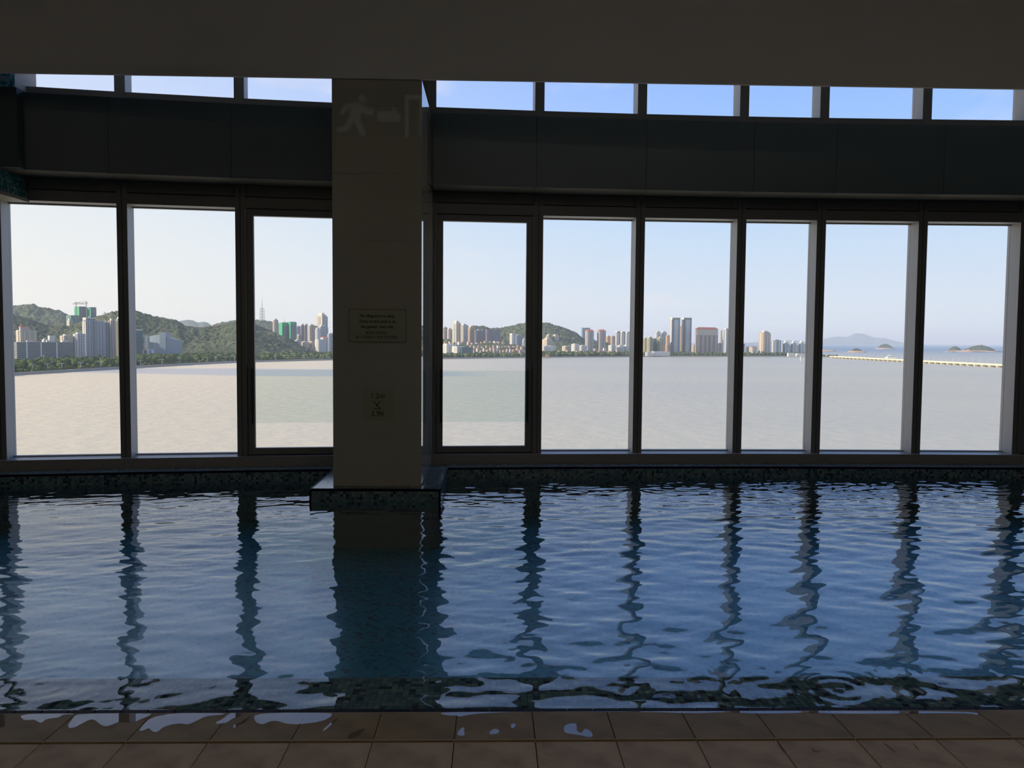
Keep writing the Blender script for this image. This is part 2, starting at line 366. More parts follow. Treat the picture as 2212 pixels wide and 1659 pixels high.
# unseen light panels added behind the camera to brighten the dark room
fill_m = bpy.data.materials.new('fill_panel'); fill_m.use_nodes = True
_p = fill_m.node_tree.nodes['Principled BSDF']; _p.inputs['Emission Color'].default_value = (1, .90, .77, 1); _p.inputs['Emission Strength'].default_value = 16.0
for _x in (-6.2, .9, 3.2, 5.6):
    for _y, _w in ((-7.9, 'rear'), (-2.2, 'front')):
        cl = empty('fill_light', (_x, _y, ZR)); tag(cl, 'unseen fill light panel added above the deck, %s row, %s' % (_w, {-6.2: 'leftmost', .9: 'second', 3.2: 'third', 5.6: 'rightmost'}[_x]), 'light', 'added fill lights over the deck')
        MB().box(_x - .30, _x + .30, _y - .30, _y + .30, ZR - .02, ZR - .004).build('diffuser', fill_m, cl)
        m = MB()
        for a_ in ((-.34, -.30, -.34, .34), (.30, .34, -.34, .34), (-.30, .30, -.34, -.30), (-.30, .30, .30, .34)): m.box(_x + a_[0], _x + a_[1], _y + a_[2], _y + a_[3], ZR - .03, ZR - .002)
        m.build('frame', frame_m, cl)

# ------------------------------------------------------------------ pool
NE = 3.232
pb = empty('pool_basin', (0, 6, -1.2)); struct(pb, 'pool basin lined with blue green mosaic tile')
MB().box(XL, XR, NE, 10.0, -.70, -.48).build('basin_floor', deepfloor_m, pb)
MB().box(XL, XR, 3.195, NE + .005, -1.25, -.02).build('near_wall', wallmos_m, pb)
BW = 3.668
MB().box(XL, XR, NE, BW, -.48, -.066).build('shallow_ledge', grout_m, pb)
m = MB()
for a, b in zip(xs[:-1], xs[1:]): seg(m, a, b, .004, .64, -1.25, ZC - .006)
m.build('far_wall', wallmos_m, pb)
# submerged ledge tiles: the clearest ones singly, the rest as one mesh
TS = .0275; nr = int((BW - NE - .004) / TS); rest = MB(); tb = {}
single = 0
for r_ in range(nr):
    for k in range(int(-3.6 / TS), int(3.6 / TS)):
        x = k * TS + (.0 if r_ % 1 == 0 else 0); y = NE + .004 + r_ * TS; c = tone()
        if -1.02 < x < -.40 and single < 300 and r_ < 14:
            key = PAL.index(c)
            if key not in tb:
                b = MB(); b.add(*(lambda q: (q.v, q.f))(MB().bev(.001, TS - .001, .001, TS - .001, -.005, 0, .001)), c)
                o = b.build('tile', wet_tile_m, None, local=True); o.parent = pb; tb[key] = o
            else:
                o = tb[key].copy(); COL.objects.link(o); o.parent = pb
            o.location = (x, y - 6, -.061 + 1.2); single += 1
        else:
            rest.add(*(lambda q: (q.v, q.f))(MB().bev(x + .001, x + TS - .001, y + .001, y + TS - .001, -.066, -.061, .001)), c)
tag(rest.build('ledge_tiles', wet_tile_m, pb), kind='stuff')
# far coping: mosaic top and face, navy nosing
cp = empty('trim_40', (0, Y0(0), ZC)); struct(cp, 'mosaic coping with navy edge tiles along the far side of the pool')
top = MB(); x = -7.9; TS2 = .0262
while x < 8.9:
    if not (-1.75 < x < -.50):
        for r_ in range(10): seg(top, x + .001, x + TS2 - .001, .022 + r_ * TS2, .022 + (r_ + 1) * TS2 - .002, ZC - .004, ZC, tone())
        for r_ in range(5): seg(top, x + .001, x + TS2 - .001, 0, .004, ZC - .022 - (r_ + 1) * TS2, ZC - .022 - r_ * TS2 - .002, tone())
    x += TS2
tag(top.build('mosaic_tiles', tile_m, cp), kind='stuff')
x = -7.9
while x < 8.8:
    if not (-1.80 < x < -.50):
        m = MB(); seg(m, x + .001, x + .105, -.004, .021, ZC - .021, ZC + .001); m.build('edge_tile', navy_m, cp)
    x += .106
# near nosing
ne = empty('trim_41', (0, NE, 0)); struct(ne, 'navy edge tiles along the near side of the pool')
ep = MB().bev(.001, .105, 0, .032, -.09, -.0075, .003).build('edge_tile', navy_m, None, local=True); first = True
for k in range(-38, 39):
    o = ep if first else ep.copy()
    if not first: COL.objects.link(o)
    first = False; o.parent = ne; o.location = (k * .106, -.034, 0)
MB().box(-4, 4, 3.196, 3.2, -.05, -.008).build('metal_lip', frame_m, ne)

# column plinth in the pool
PX0, PX1, PY0 = -1.715, -.480, 7.60
pl = empty('column_plinth', ((PX0 + PX1) / 2, PY0 + .6, -.03)); tag(pl, 'mosaic tiled plinth standing in the pool around the stone column', 'plinth')
MB().box(PX0 + .004, PX1 - .004, PY0 + .004, 8.95, -1.2, ZC - .004).build('core', grout_m, pl)
t_ = MB(); n = int((PX1 - PX0 - .002) / TS2); s_ = (PX1 - PX0 - .002) / n
for k in range(n):
    for r_ in range(6): t_.box(PX0 + k * s_ + .0015, PX0 + (k + 1) * s_ - .0015, PY0, PY0 + .005, ZC - .022 - (r_ + 1) * TS2, ZC - .022 - r_ * TS2 - .002, tone())
    for j in range(50):
        y = PY0 + .022 + j * TS2; xx = PX0 + k * s_
        if y > 7.74 and -1.53 < xx + .01 < -.68: continue
        if y > 8.78: continue
        t_.box(xx + .0015, xx + s_ - .0015, y, y + TS2 - .002, ZC - .004, ZC, tone())
for sx in (PX0, PX1 - .005):
    for j in range(48):
        for r_ in range(6): t_.box(sx, sx + .005, PY0 + .022 + j * TS2, PY0 + .022 + (j + 1) * TS2 - .002, ZC - .022 - (r_ + 1) * TS2, ZC - .022 - r_ * TS2 - .002, tone())
tag(t_.build('mosaic_tiles', tile_m, pl), kind='stuff')
for k in range(12):
    a = PX0 + k * (PX1 - PX0) / 12
    MB().box(a + .0005, a + (PX1 - PX0) / 12 - .0005, PY0 - .003, PY0 + .021, ZC - .021, ZC + .001).build('edge_tile', navy_m, pl)
for sx in (PX0 - .003, PX1 - .018):
    for k in range(11):
        MB().box(sx, sx + .021, PY0 + .022 + k * .106, PY0 + .127 + k * .106, ZC - .021, ZC + .001).build('edge_tile', navy_m, pl)
MB().box(PX1 - .016, PX1 + .003, PY0 - .003, PY0 + .016, -.2, ZC - .022).build('corner_tile', navy_m, pl)
MB().box(PX0 - .003, PX0 + .016, PY0 - .003, PY0 + .016, -.2, ZC - .022).build('corner_tile', navy_m, pl)

# stone column with its cladding slabs
CX0, CX1, CF = -1.522, -.675, 7.758
sc_ = empty('stone_column', ((CX0 + CX1) / 2, 8.4, ZC)); tag(sc_, 'square beige column clad in polished stone slabs, standing in the pool', 'column')
MB().box(CX0 + .002, CX1 - .002, CF + .002, 9.15, ZC, 3.945).build('core', dark_m, sc_)
JZ = [ZC, .545, 1.17, 1.805, 2.44, 3.07, 3.70, 3.945]
for a, b in zip(JZ[:-1], JZ[1:]):
    MB().box(CX0, CX1, CF, CF + .02, a + .0008, b - .0008).build('stone_slab', stone_m, sc_)
    for q in (CX0, CX1 - .02):
        MB().box(q, q + .02, CF + .0205, 8.45, a + .0008, b - .0008).build('stone_slab', stone_m, sc_)
        MB().box(q, q + .02, 8.4515, 9.16, a + .0008, b - .0008).build('stone_slab', stone_m, sc_)

# ------------------------------------------------------------------ signs on the column
ink_m = mat('sign_ink', (.015, .016, .012), .6); plate_m = mat('sign_plate', (.36, .36, .25), .35, noise=(9, .2, (.32, .32, .22))); plaq_m = mat('depth_plate', (.34, .34, .225), .4)
def text(s, size, x, y, z, parent, name, m, font=None, align='CENTER', bold=0.0):
    cu = bpy.data.curves.new('t', 'FONT'); cu.body = s; cu.size = size; cu.align_x = align; cu.extrude = .0006; cu.offset = bold
    if font: cu.font = font
    ob = bpy.data.objects.new('t', cu); COL.objects.link(ob); bpy.context.view_layer.update()
    me = bpy.data.meshes.new_from_object(ob.evaluated_get(bpy.context.evaluated_depsgraph_get()))
    bpy.data.objects.remove(ob)
    o = bpy.data.objects.new(name, me); COL.objects.link(o); me.materials.clear(); me.materials.append(m)
    wdt = max(v.co.x for v in me.vertices) - min(v.co.x for v in me.vertices)
    off = wloc(parent); o.parent = parent; o.rotation_euler = (R(90), 0, 0); o.location = (x - off.x, y - off.y, z - off.z)
    return o, wdt
def fit(s, wanted, x, y, z, parent, name, m, bold=0.0):
    o, wd_ = text(s, .05, x, y, z, parent, name, m, bold=bold); k = wanted / wd_; o.scale = (k, k, 1); return o
def round_rect(x0, x1, z0, z1, r, n=5):
    p = []
    for cx_, cz_, a0 in ((x1 - r, z1 - r, 0), (x0 + r, z1 - r, 90), (x0 + r, z0 + r, 180), (x1 - r, z0 + r, 270)):
        p += [(cx_ + r * math.cos(R(a0 + 90 * i / n)), cz_ + r * math.sin(R(a0 + 90 * i / n))) for i in range(n + 1)]
    return p
def xz_plate(mb, poly, y0, y1):
    n = len(poly); vs = [(p[0], y0, p[1]) for p in poly] + [(p[0], y1, p[1]) for p in poly]
    return mb.add(vs, [tuple(range(n)), tuple(range(n, 2 * n))[::-1]] + [(i, n + i, n + (i + 1) % n, (i + 1) % n) for i in range(n)])
SX0, SX1, SZ0, SZ1 = -1.374, -.815, 1.472, 1.792; smx = (SX0 + SX1) / 2
sg = empty('warning_sign', (smx, CF, SZ0)); tag(sg, 'engraved notice plate about no lifeguard, upper of two plates on the column', 'sign')
xz_plate(MB(), round_rect(SX0, SX1, SZ0, SZ1, .02), CF - .012, CF - .0005).build('plate', plate_m, sg); sp_ = [c for c in sg.children][0]
bo = MB(); P = round_rect(SX0 + .004, SX1 - .004, SZ0 + .004, SZ1 - .004, .02); Q = round_rect(SX0 + .008, SX1 - .008, SZ0 + .008, SZ1 - .008, .018); n = len(P)
bo.add([(p[0], CF - .0128, p[1]) for p in P] + [(p[0], CF - .0128, p[1]) for p in Q], [(i, (i + 1) % n, n + (i + 1) % n, n + i) for i in range(n)]).build('border', ink_m, sp_)
ty = CF - .0128
fit('No lifeguard on duty.', .336, smx, ty, 1.712, sp_, 'lettering', ink_m, .0012)
fit('Entry to the pool is at', .342, smx, ty, 1.661, sp_, 'lettering', ink_m, .0012)
fit('the guests\u2019 own risk.', .318, smx, ty, 1.610, sp_, 'lettering', ink_m, .0012)
fit('\u7121\u6551\u751f\u54e1\u503c\u73ed\u3002', .218, smx + .004, ty, 1.552, sp_, 'lettering', ink_m)
fit('\u5ba2\u4eba\u627f\u64d4\u9032\u5165\u6e38\u6cf3\u6c60\u7684\u98a8\u96aa\u3002', .408, smx + .008, ty, 1.510, sp_, 'lettering', ink_m)
DX0, DX1, DZ0, DZ1 = -1.249, -.93, .722, 1.028; dmx = (DX0 + DX1) / 2
dp = empty('depth_plaque', (dmx, CF, DZ0)); tag(dp, 'square brass depth marker reading 1.2m and 3.9ft, low on the column', 'sign')
MB().box(DX0, DX1, CF - .006, CF - .0005, DZ0, DZ1).build('plate', plaq_m, dp); dq_ = [c for c in dp.children][0]
ty = CF - .0068
fit('1.2m', .125, dmx - .005, ty, .935, dq_, 'lettering', ink_m)
fit('3.9ft', .125, dmx - .005, ty, .765, dq_, 'lettering', ink_m)
pic = MB()
def stroke(mb, a, b, w_, y):
    d = np.array([b[0] - a[0], b[1] - a[1]]); n_ = np.array([-d[1], d[0]]) / np.hypot(*d) * w_ / 2
    mb.add([(a[0] + n_[0], y, a[1] + n_[1]), (a[0] - n_[0], y, a[1] - n_[1]), (b[0] - n_[0], y, b[1] - n_[1]), (b[0] + n_[0], y, b[1] + n_[1])], [(0, 1, 2, 3)])
ic = (dmx - .01, .872)
for a, b in (((-.035, .038), (.03, -.034)), ((.035, .038), (-.012, -.012)), ((-.035, -.036), (.038, -.036)), ((-.012, -.012), (.005, -.002))):
    stroke(pic, (ic[0] + a[0], ic[1] + a[1]), (ic[0] + b[0], ic[1] + b[1]), .007, ty)
pic.build('pictogram', ink_m, dq_)

# lit emergency sign hung over the deck; seen as a faint mirror image in the stone
em = bpy.data.materials.new('sign_light'); em.use_nodes = True; em.node_tree.nodes['Principled BSDF'].inputs['Emission Color'].default_value = (.85, 1, .95, 1)
em.node_tree.nodes['Principled BSDF'].inputs['Emission Strength'].default_value = .15
EY = 4.6; ED = 2 * CF - EY
def ep_(x, y): q = ony(x, y, ED); return (q[0], q[2])
es = empty('exit_sign', (ep_(820, 250)[0], EY, ep_(820, 310)[1])); tag(es, 'hanging emergency exit sign, mirrored faintly in the top of the column', 'sign')
cA, cB = ep_(716, 192), ep_(930, 312)
MB().box(cA[0], cB[0], EY - .03, EY - .002, cB[1], cA[1]).build('housing', mat('sign_green', (.02, .07, .04), .4), es)
for xx in (cA[0] + .1, cB[0] - .1): MB().tube((xx, EY - .015, cA[1]), (xx, EY - .015, ZR), .008).build('hanger', frame_m, es)
def ez(poly, nm):
    P = [ep_(*p) for p in poly]; xz_plate(MB(), P, EY, EY + .004).build(nm, em, es)
ez([(782 + 8 * math.cos(R(a)), 213 + 9 * math.sin(R(a))) for a in range(0, 360, 30)], 'figure_head')
ez([(735, 248), (745, 226), (772, 221), (786, 226), (793, 234), (807, 234), (807, 247), (790, 247), (780, 243), (778, 258), (786, 275), (790, 292), (780, 296), (772, 276), (763, 262), (752, 284), (728, 285), (728, 274), (745, 272), (755, 252), (757, 236), (748, 236), (742, 249)], 'figure_body')
ez([(816, 240), (848, 240), (848, 229), (868, 252), (850, 272), (850, 263), (816, 263)], 'arrow')
ez([(875, 205), (914, 205), (914, 298), (906, 298), (906, 215), (883, 215), (883, 298), (875, 298)], 'door_mark')

# ------------------------------------------------------------------ mosaic clad beam and pier at the left
teal_m = mat_tone('teal_glaze', .12)
def teal():
    k = rng.random()
    return (.02, .10, .13) if k < .35 else (.03, .16, .19) if k < .65 else (.06, .24, .27) if k < .85 else (.18, .34, .34)
mbm = empty('mosaic_beam', (-5.3, 8.0, 2.9)); tag(mbm, 'teal mosaic clad beam running out of the window wall at the left edge', 'beam')
MB().box(-6.4, -4.905, 6.6, 8.72, 2.925, 3.17).build('core', mat('beam_underside', (.52, .49, .38), .6), mbm)
m = MB(); y = 6.62
while y < 8.71:
    for r_ in range(8):
        zz = 2.956 + r_ * .0262
        m.box(-4.906, -4.90, y + .001 + .008 * (r_ % 2), y + .025 + .008 * (r_ % 2), zz, zz + .024, teal())
    y += .0262
tag(m.build('mosaic_tiles', teal_m, mbm), kind='stuff')
MB().box(-4.93, -4.895, 6.6, 8.73, 2.918, 2.954).build('bottom_trim', sash_m, mbm)
fr_ = empty('wall_return', (-5.4, 8.2, 3.2)); struct(fr_, 'dark metal return of the fascia band at the left corner')
MB().box(-6.6, -4.70, 8.20, 8.36, 3.178, 3.955).build('return_panel', band_m, fr_)
mp_ = empty('mosaic_pier', (-5.4, 8.7, 3.96)); tag(mp_, 'teal mosaic pier in the top left corner beside the clerestory', 'pillar')
MB().box(-6.4, -4.89, 8.506, 8.90, 3.96, ZT).build('core', plaster_m, mp_)
m = MB(); x = -6.38
while x < -4.91:
    for r_ in range(24):
        zz = 3.97 + r_ * .0262; m.box(x + .001 + .006 * (r_ % 2), x + .0245 + .006 * (r_ % 2), 8.50, 8.506, zz, zz + .024, ((.05, .30, .42), (.10, .48, .62), (.35, .72, .82), (.62, .85, .90))[int(rng.integers(4))])  # tiles paler than the beam's: clerestory daylight put into their colour
    x += .0262
tag(m.build('mosaic_tiles', teal_m, mp_), kind='stuff')

# ------------------------------------------------------------------ pool water: rippled surface
def water():
    dx = .022; x0, x1, y0, y1 = XL, XR, NE - .006, 9.2
    nx, ny = int((x1 - x0) / dx), int((y1 - y0) / dx)
    Nx, Ny = 1024, 512
    kx = np.fft.fftfreq(Nx, dx) * 2 * np.pi; ky = np.fft.fftfreq(Ny, dx) * 2 * np.pi
    KX, KY = np.meshgrid(kx, ky, indexing='ij'); K = np.hypot(KX, KY) + 1e-6
    def field(lam, s, aniso, seed):
        g = np.random.default_rng(seed); k0 = 2 * np.pi / lam
        A = np.exp(-(np.log(K / k0)) ** 2 / (2 * s * s)) * (np.abs(KY) / K) ** aniso / K ** 1.5
        F = np.fft.ifft2(A * (g.normal(size=K.shape) + 1j * g.normal(size=K.shape))).real
        gx, gy = np.gradient(F, dx); return F / np.sqrt((gy ** 2).mean() + (gx ** 2).mean())
    big = field(.60, .35, .8, 3); mid = field(.24, .38, 1.2, 5); fine = field(.095, .35, 1.5, 9)
    xs_ = np.linspace(x0, x1, nx); ys_ = np.linspace(y0, y1, ny)
    X, Y = np.meshgrid(xs_, ys_, indexing='ij'); lim = np.array([Y0(v) for v in xs_])[:, None]; Y = y0 + (Y - y0) * (lim - .002 - y0) / (y1 - y0)
    big, mid, fine = big[:nx, :ny], mid[:nx, :ny], fine[:nx, :ny]
    right = 1 / (1 + np.exp(-(X + .2) / .9)); far = np.clip((Y - 6.4) / 2.2, 0, 1)
    patch = np.clip(.6 + 1.4 * smooth_noise(X + 40, Y + 40, 1.3, 4), .15, 1.3)
    jet = np.exp(-((X - 3.4) ** 2 / 1.6 + (Y - 8.6) ** 2 / .9))
    Z = big * .013 + mid * (.021 + .022 * right) * (.6 + .5 * patch) + fine * (.010 + .022 * far * right + .014 * patch + .05 * jet)
    Z = Z * (1 - .45 * far * (1 - right))
    # rings and slop against the near wall
    for cx_, cy_, a, l in ((1.55, 3.45, .0016, .075), (-1.95, 3.50, .0012, .07), (-.95, 3.55, .0004, .05), (2.1, 3.6, .001, .08), (.75, 3.35, .0008, .07)):
        d = np.hypot(X - cx_, (Y - cy_) * 1.0); Z = Z + a * np.cos(2 * np.pi * d / l) * np.exp(-d / .28)
    Z = Z + .0025 * np.exp(-(Y - NE) / .16) * np.sin(X * 2.1 + 1.2 * np.sin(X * .9)) + .0014 * np.exp(-(Y - NE) / .22) * np.sin(2 * np.pi * (Y - NE + .06 * X) / .2)
    V = np.stack([X, Y, Z - .030], -1).reshape(-1, 3)
    i = np.arange(nx - 1)[:, None]; j = np.arange(ny - 1)[None, :]; q = (i * ny + j)
    Fq = np.stack([q, q + ny, q + ny + 1, q + 1], -1).reshape(-1, 4)
    me = bpy.data.meshes.new('pool_water'); me.vertices.add(len(V)); me.vertices.foreach_set('co', V.ravel().astype(np.float32))
    me.loops.add(Fq.size); me.loops.foreach_set('vertex_index', Fq.ravel().astype(np.int32))
    me.polygons.add(len(Fq)); me.polygons.foreach_set('loop_start', np.arange(0, Fq.size, 4, dtype=np.int32))
    me.update(calc_edges=True); me.polygons.foreach_set('use_smooth', [True] * len(Fq)); me.materials.append(water_m)
    o = bpy.data.objects.new('pool_water', me); COL.objects.link(o)
    tag(o, 'rippling dark blue pool water mirroring the windows', 'water', kind='stuff')
water()

# puddles on the wet edge tiles
def z1(p): return [(x * .3345, 1480 + y * .3346) for x, y in p]
def z2(p): return [(740 + x * .3345, 1480 + y * .3346) for x, y in p]
def z3(p): return [(1480 + x * .3309, 1480 + y * .3309) for x, y in p]
PUD = [
 ('film of water at the far left of the wet edge tiles', z1([(0, 160), (45, 160), (48, 250), (10, 265), (0, 268)])),
 ('ragged puddle by the pool edge, second from the left', z1([(140, 158), (490, 162), (470, 178), (400, 178), (385, 200), (300, 206), (265, 240), (235, 222), (215, 212), (150, 220)])),
 ('ragged puddle with two tongues at the left pool edge', z1([(500, 163), (1000, 162), (960, 188), (890, 218), (870, 235), (800, 228), (760, 230), (700, 260), (665, 258), (640, 240), (600, 205), (545, 230), (470, 276), (430, 262), (470, 205)])),
 ('largest sheet of puddle water, beside a wet tile joint', z1([(1005, 165), (1480, 163), (1420, 182), (1330, 188), (1270, 222), (1212, 250), (1170, 238), (1100, 248), (1050, 268), (1020, 298), (985, 300), (960, 268), (930, 290), (885, 292)])),
 ('small ragged puddle right of the largest one', z1([(1480, 166), (1565, 168), (1550, 190), (1500, 205), (1460, 240), (1385, 242), (1400, 228), (1440, 210)])),
 ('long flat puddle below the column reflection', z1([(1642, 165), (2148, 160), (2148, 188), (2085, 225), (1950, 246), (1850, 246), (1790, 220), (1740, 225), (1695, 252), (1640, 225)])),
 ('thin slanting streak of water', z1([(2082, 288), (2120, 250), (2182, 195), (2178, 218), (2125, 262), (2095, 292)])),
 ('curved streak of water by a tile joint', z1([(1500, 268), (1520, 240), (1560, 232), (1618, 180), (1610, 205), (1575, 240), (1540, 246), (1520, 270)])),
 ('narrow tongue of water at the joint near the middle', z2([(625, 158), (1168, 150), (930, 168), (815, 180), (752, 197), (738, 185), (690, 186), (640, 178)])),
 ('round splash on the middle edge tile', z2([(1430, 252), (1500, 235), (1515, 256), (1508, 290), (1545, 312), (1560, 275), (1600, 290), (1620, 328), (1590, 338), (1540, 322), (1450, 310), (1428, 298)])),
 ('small round splash left of the middle joint', z2([(945, 305), (975, 275), (1012, 285), (1012, 308), (955, 318)])),
 ('tiny splash above the small round one', z2([(1085, 240), (1122, 245), (1112, 268), (1090, 278)])),
 ('splash in the lower left corner of the middle tile', z2([(735, 325), (750, 285), (790, 262), (782, 300), (795, 325)])),
 ('long slanting splash left of the middle', z2([(18, 346), (60, 300), (155, 270), (135, 295), (95, 335)])),
 ('thin rim of water along the right half of the pool edge', [(1165, 1531), (1480, 1530.5), (1800, 1531.5), (2110, 1533.5), (2114, 1543), (2095, 1536.5), (1930, 1538), (1790, 1538.5), (1760, 1535), (1650, 1539), (1560, 1534), (1500, 1538), (1400, 1533.5), (1200, 1534)]),
 ('crooked trickle on the lower tile at the right', z3([(600, 378), (615, 378), (660, 445), (645, 448), (618, 410)])),
 ('second crooked trickle on the lower tile', z3([(1290, 378), (1300, 375), (1378, 436), (1372, 442), (1330, 415)])),
 ('third crooked trickle on the lower tile', z3([(1480, 375), (1492, 378), (1534, 428), (1520, 430)])),
 ('hooked trickle on the lower tile', z3([(820, 410), (832, 412), (850, 432), (895, 428), (860, 442), (838, 436)])),
]
for lab, poly in PUD:
    low = sum(p[1] for p in poly) / len(poly) > 1602; z = .0005 if low else .0025
    P = [onz(x, y, z) for x, y in poly]
    P = [(p[0], min(p[1], 3.192)) for p in P]; fall = 0 if low else math.tan(TILT)
    # round the outline
    for _ in range(2):
        P = [q for i in range(len(P)) for q in ((.75 * P[i][0] + .25 * P[(i + 1) % len(P)][0], .75 * P[i][1] + .25 * P[(i + 1) % len(P)][1]), (.25 * P[i][0] + .75 * P[(i + 1) % len(P)][0], .25 * P[i][1] + .75 * P[(i + 1) % len(P)][1]))]
    q_ = MB().prism(P, z - .0003, z + .0012); q_.v = [(v[0], v[1], v[2] - fall * (v[1] - 2.951)) for v in q_.v]
    o = q_.build('puddle', puddle_m)
    tag(o, lab, 'puddle', 'puddles on the deck')

# ================================================================== outside: the bay and the city across it
SEA, LAND = -50.0, -47.0
def hor(x): return 743.5 - .00785 * (1970 - x) - 1.0
def dist_for(x, ybase, z=LAND): return float(onz(x, ybase, z)[1])
# sea
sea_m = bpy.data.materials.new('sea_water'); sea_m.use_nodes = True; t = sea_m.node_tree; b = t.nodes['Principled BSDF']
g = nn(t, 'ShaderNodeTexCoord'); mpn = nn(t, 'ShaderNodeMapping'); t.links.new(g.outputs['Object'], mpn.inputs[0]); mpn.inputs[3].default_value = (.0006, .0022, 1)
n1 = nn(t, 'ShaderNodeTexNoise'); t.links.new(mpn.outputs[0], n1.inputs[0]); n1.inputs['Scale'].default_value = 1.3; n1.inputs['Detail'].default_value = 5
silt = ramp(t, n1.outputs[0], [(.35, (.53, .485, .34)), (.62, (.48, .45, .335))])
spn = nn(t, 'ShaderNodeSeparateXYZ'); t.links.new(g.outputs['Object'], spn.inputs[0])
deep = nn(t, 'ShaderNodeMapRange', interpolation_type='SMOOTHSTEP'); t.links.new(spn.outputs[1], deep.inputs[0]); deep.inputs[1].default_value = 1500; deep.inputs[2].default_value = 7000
sun_side = nn(t, 'ShaderNodeMapRange', interpolation_type='SMOOTHSTEP'); t.links.new(spn.outputs[0], sun_side.inputs[0]); sun_side.inputs[1].default_value = 250; sun_side.inputs[2].default_value = -500
silt = mixc(t, sun_side.outputs[0], silt, (.76, .62, .385))  # silty water, with sun-side sky sheen painted into the left
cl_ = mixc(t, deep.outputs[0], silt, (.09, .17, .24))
# a darker, bluer streak running in from the far left
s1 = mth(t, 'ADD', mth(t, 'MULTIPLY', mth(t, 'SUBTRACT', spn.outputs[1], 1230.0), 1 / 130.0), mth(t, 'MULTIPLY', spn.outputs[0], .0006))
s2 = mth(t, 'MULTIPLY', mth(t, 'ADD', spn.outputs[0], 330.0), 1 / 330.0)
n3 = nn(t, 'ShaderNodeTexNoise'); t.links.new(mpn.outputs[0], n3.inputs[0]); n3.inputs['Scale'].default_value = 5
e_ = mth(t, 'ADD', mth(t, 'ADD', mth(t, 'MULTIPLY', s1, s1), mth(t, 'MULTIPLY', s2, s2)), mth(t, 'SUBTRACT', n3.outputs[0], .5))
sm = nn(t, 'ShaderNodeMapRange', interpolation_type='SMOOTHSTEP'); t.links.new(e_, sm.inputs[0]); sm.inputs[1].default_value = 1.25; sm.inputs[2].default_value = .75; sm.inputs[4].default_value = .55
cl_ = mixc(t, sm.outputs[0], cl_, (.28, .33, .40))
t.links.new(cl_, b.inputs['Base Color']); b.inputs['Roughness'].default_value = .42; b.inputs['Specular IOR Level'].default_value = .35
nb = nn(t, 'ShaderNodeTexNoise'); t.links.new(g.outputs['Object'], nb.inputs[0]); nb.inputs['Scale'].default_value = .08; nb.inputs['Detail'].default_value = 6
bp = nn(t, 'ShaderNodeBump'); bp.inputs['Strength'].default_value = .5; bp.inputs['Distance'].default_value = 2.0; t.links.new(nb.outputs[0], bp.inputs['Height']); t.links.new(bp.outputs[0], b.inputs['Normal'])
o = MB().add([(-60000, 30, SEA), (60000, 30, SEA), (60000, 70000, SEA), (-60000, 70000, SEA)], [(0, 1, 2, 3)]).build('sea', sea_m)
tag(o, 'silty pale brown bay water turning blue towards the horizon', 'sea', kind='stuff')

# land and sea wall
shore_px = [(-140, 826), (30, 811), (145, 804), (262, 797), (400, 789), (520, 783), (720, 778), (960, 775.5), (1200, 772.5), (1360, 771.5), (1392, 770.6), (1600, 770.4), (1738, 770.4), (1768, 772.2), (1812, 772.6)]
SH = [tuple(onz(x, y, SEA)[:2]) for x, y in shore_px]
land_m = mat('land', (.10, .13, .06), .9, noise=(.02, .8, (.20, .19, .13)))
wall_m = mat('sea_wall_stone', (.34, .31, .26), .8)
back = [(1262, 2900), (1195, 3080), (1150, 3420), (560, 4100), (200, 5200), (-200, 7000), (-6000, 7000), (-6000, 700)]
ld = empty('shore_land', (0, 2600, LAND)); tag(ld, 'low green shore of the city across the bay', 'land')
MB().prism(SH + back, SEA - 5, LAND).build('ground', land_m, ld)
sw = MB()
for a, b in zip(SH[:-1], SH[1:]):
    d = np.array(b) - np.array(a); n_ = np.array([-d[1], d[0]]) / np.hypot(*d)
    sw.prism([tuple(np.array(a) - n_ * 1.0), tuple(np.array(b) - n_ * 1.0), tuple(np.array(b) + n_ * 5), tuple(np.array(a) + n_ * 5)], SEA - 2, LAND + .9)
sw.build('sea_wall', wall_m, ld)
def shore_at(px):
    for (a, A), (b, B) in zip(zip(shore_px, SH), zip(shore_px[1:], SH[1:])):
        if a[0] <= px <= b[0]:
            k = (px - a[0]) / (b[0] - a[0]); return np.array(A) * (1 - k) + np.array(B) * k
    return np.array(SH[-1])

# wooded hills
def mat_forest(name, c1, c2, sc):
    if name in _M: return _M[name]
    m = bpy.data.materials.new(name); m.use_nodes = True; t = m.node_tree; b = t.nodes['Principled BSDF']
    g = nn(t, 'ShaderNodeTexCoord'); n = nn(t, 'ShaderNodeTexNoise'); t.links.new(g.outputs['Object'], n.inputs[0]); n.inputs['Scale'].default_value = sc; n.inputs['Detail'].default_value = 8; n.inputs['Roughness'].default_value = .7
    t.links.new(ramp(t, n.outputs[0], [(.32, c1), (.7, c2)]), b.inputs['Base Color']); b.inputs['Roughness'].default_value = .95; b.inputs['Specular IOR Level'].default_value = .1
    _M[name] = m; return m
forest_m = mat_forest('forest', (.042, .058, .034), (.135, .155, .085), .035)
dry_m = mat_forest('dry_forest', (.075, .08, .048), (.20, .19, .115), .03)
far_m = mat_forest('far_forest', (.05, .075, .05), (.10, .12, .07), .004)
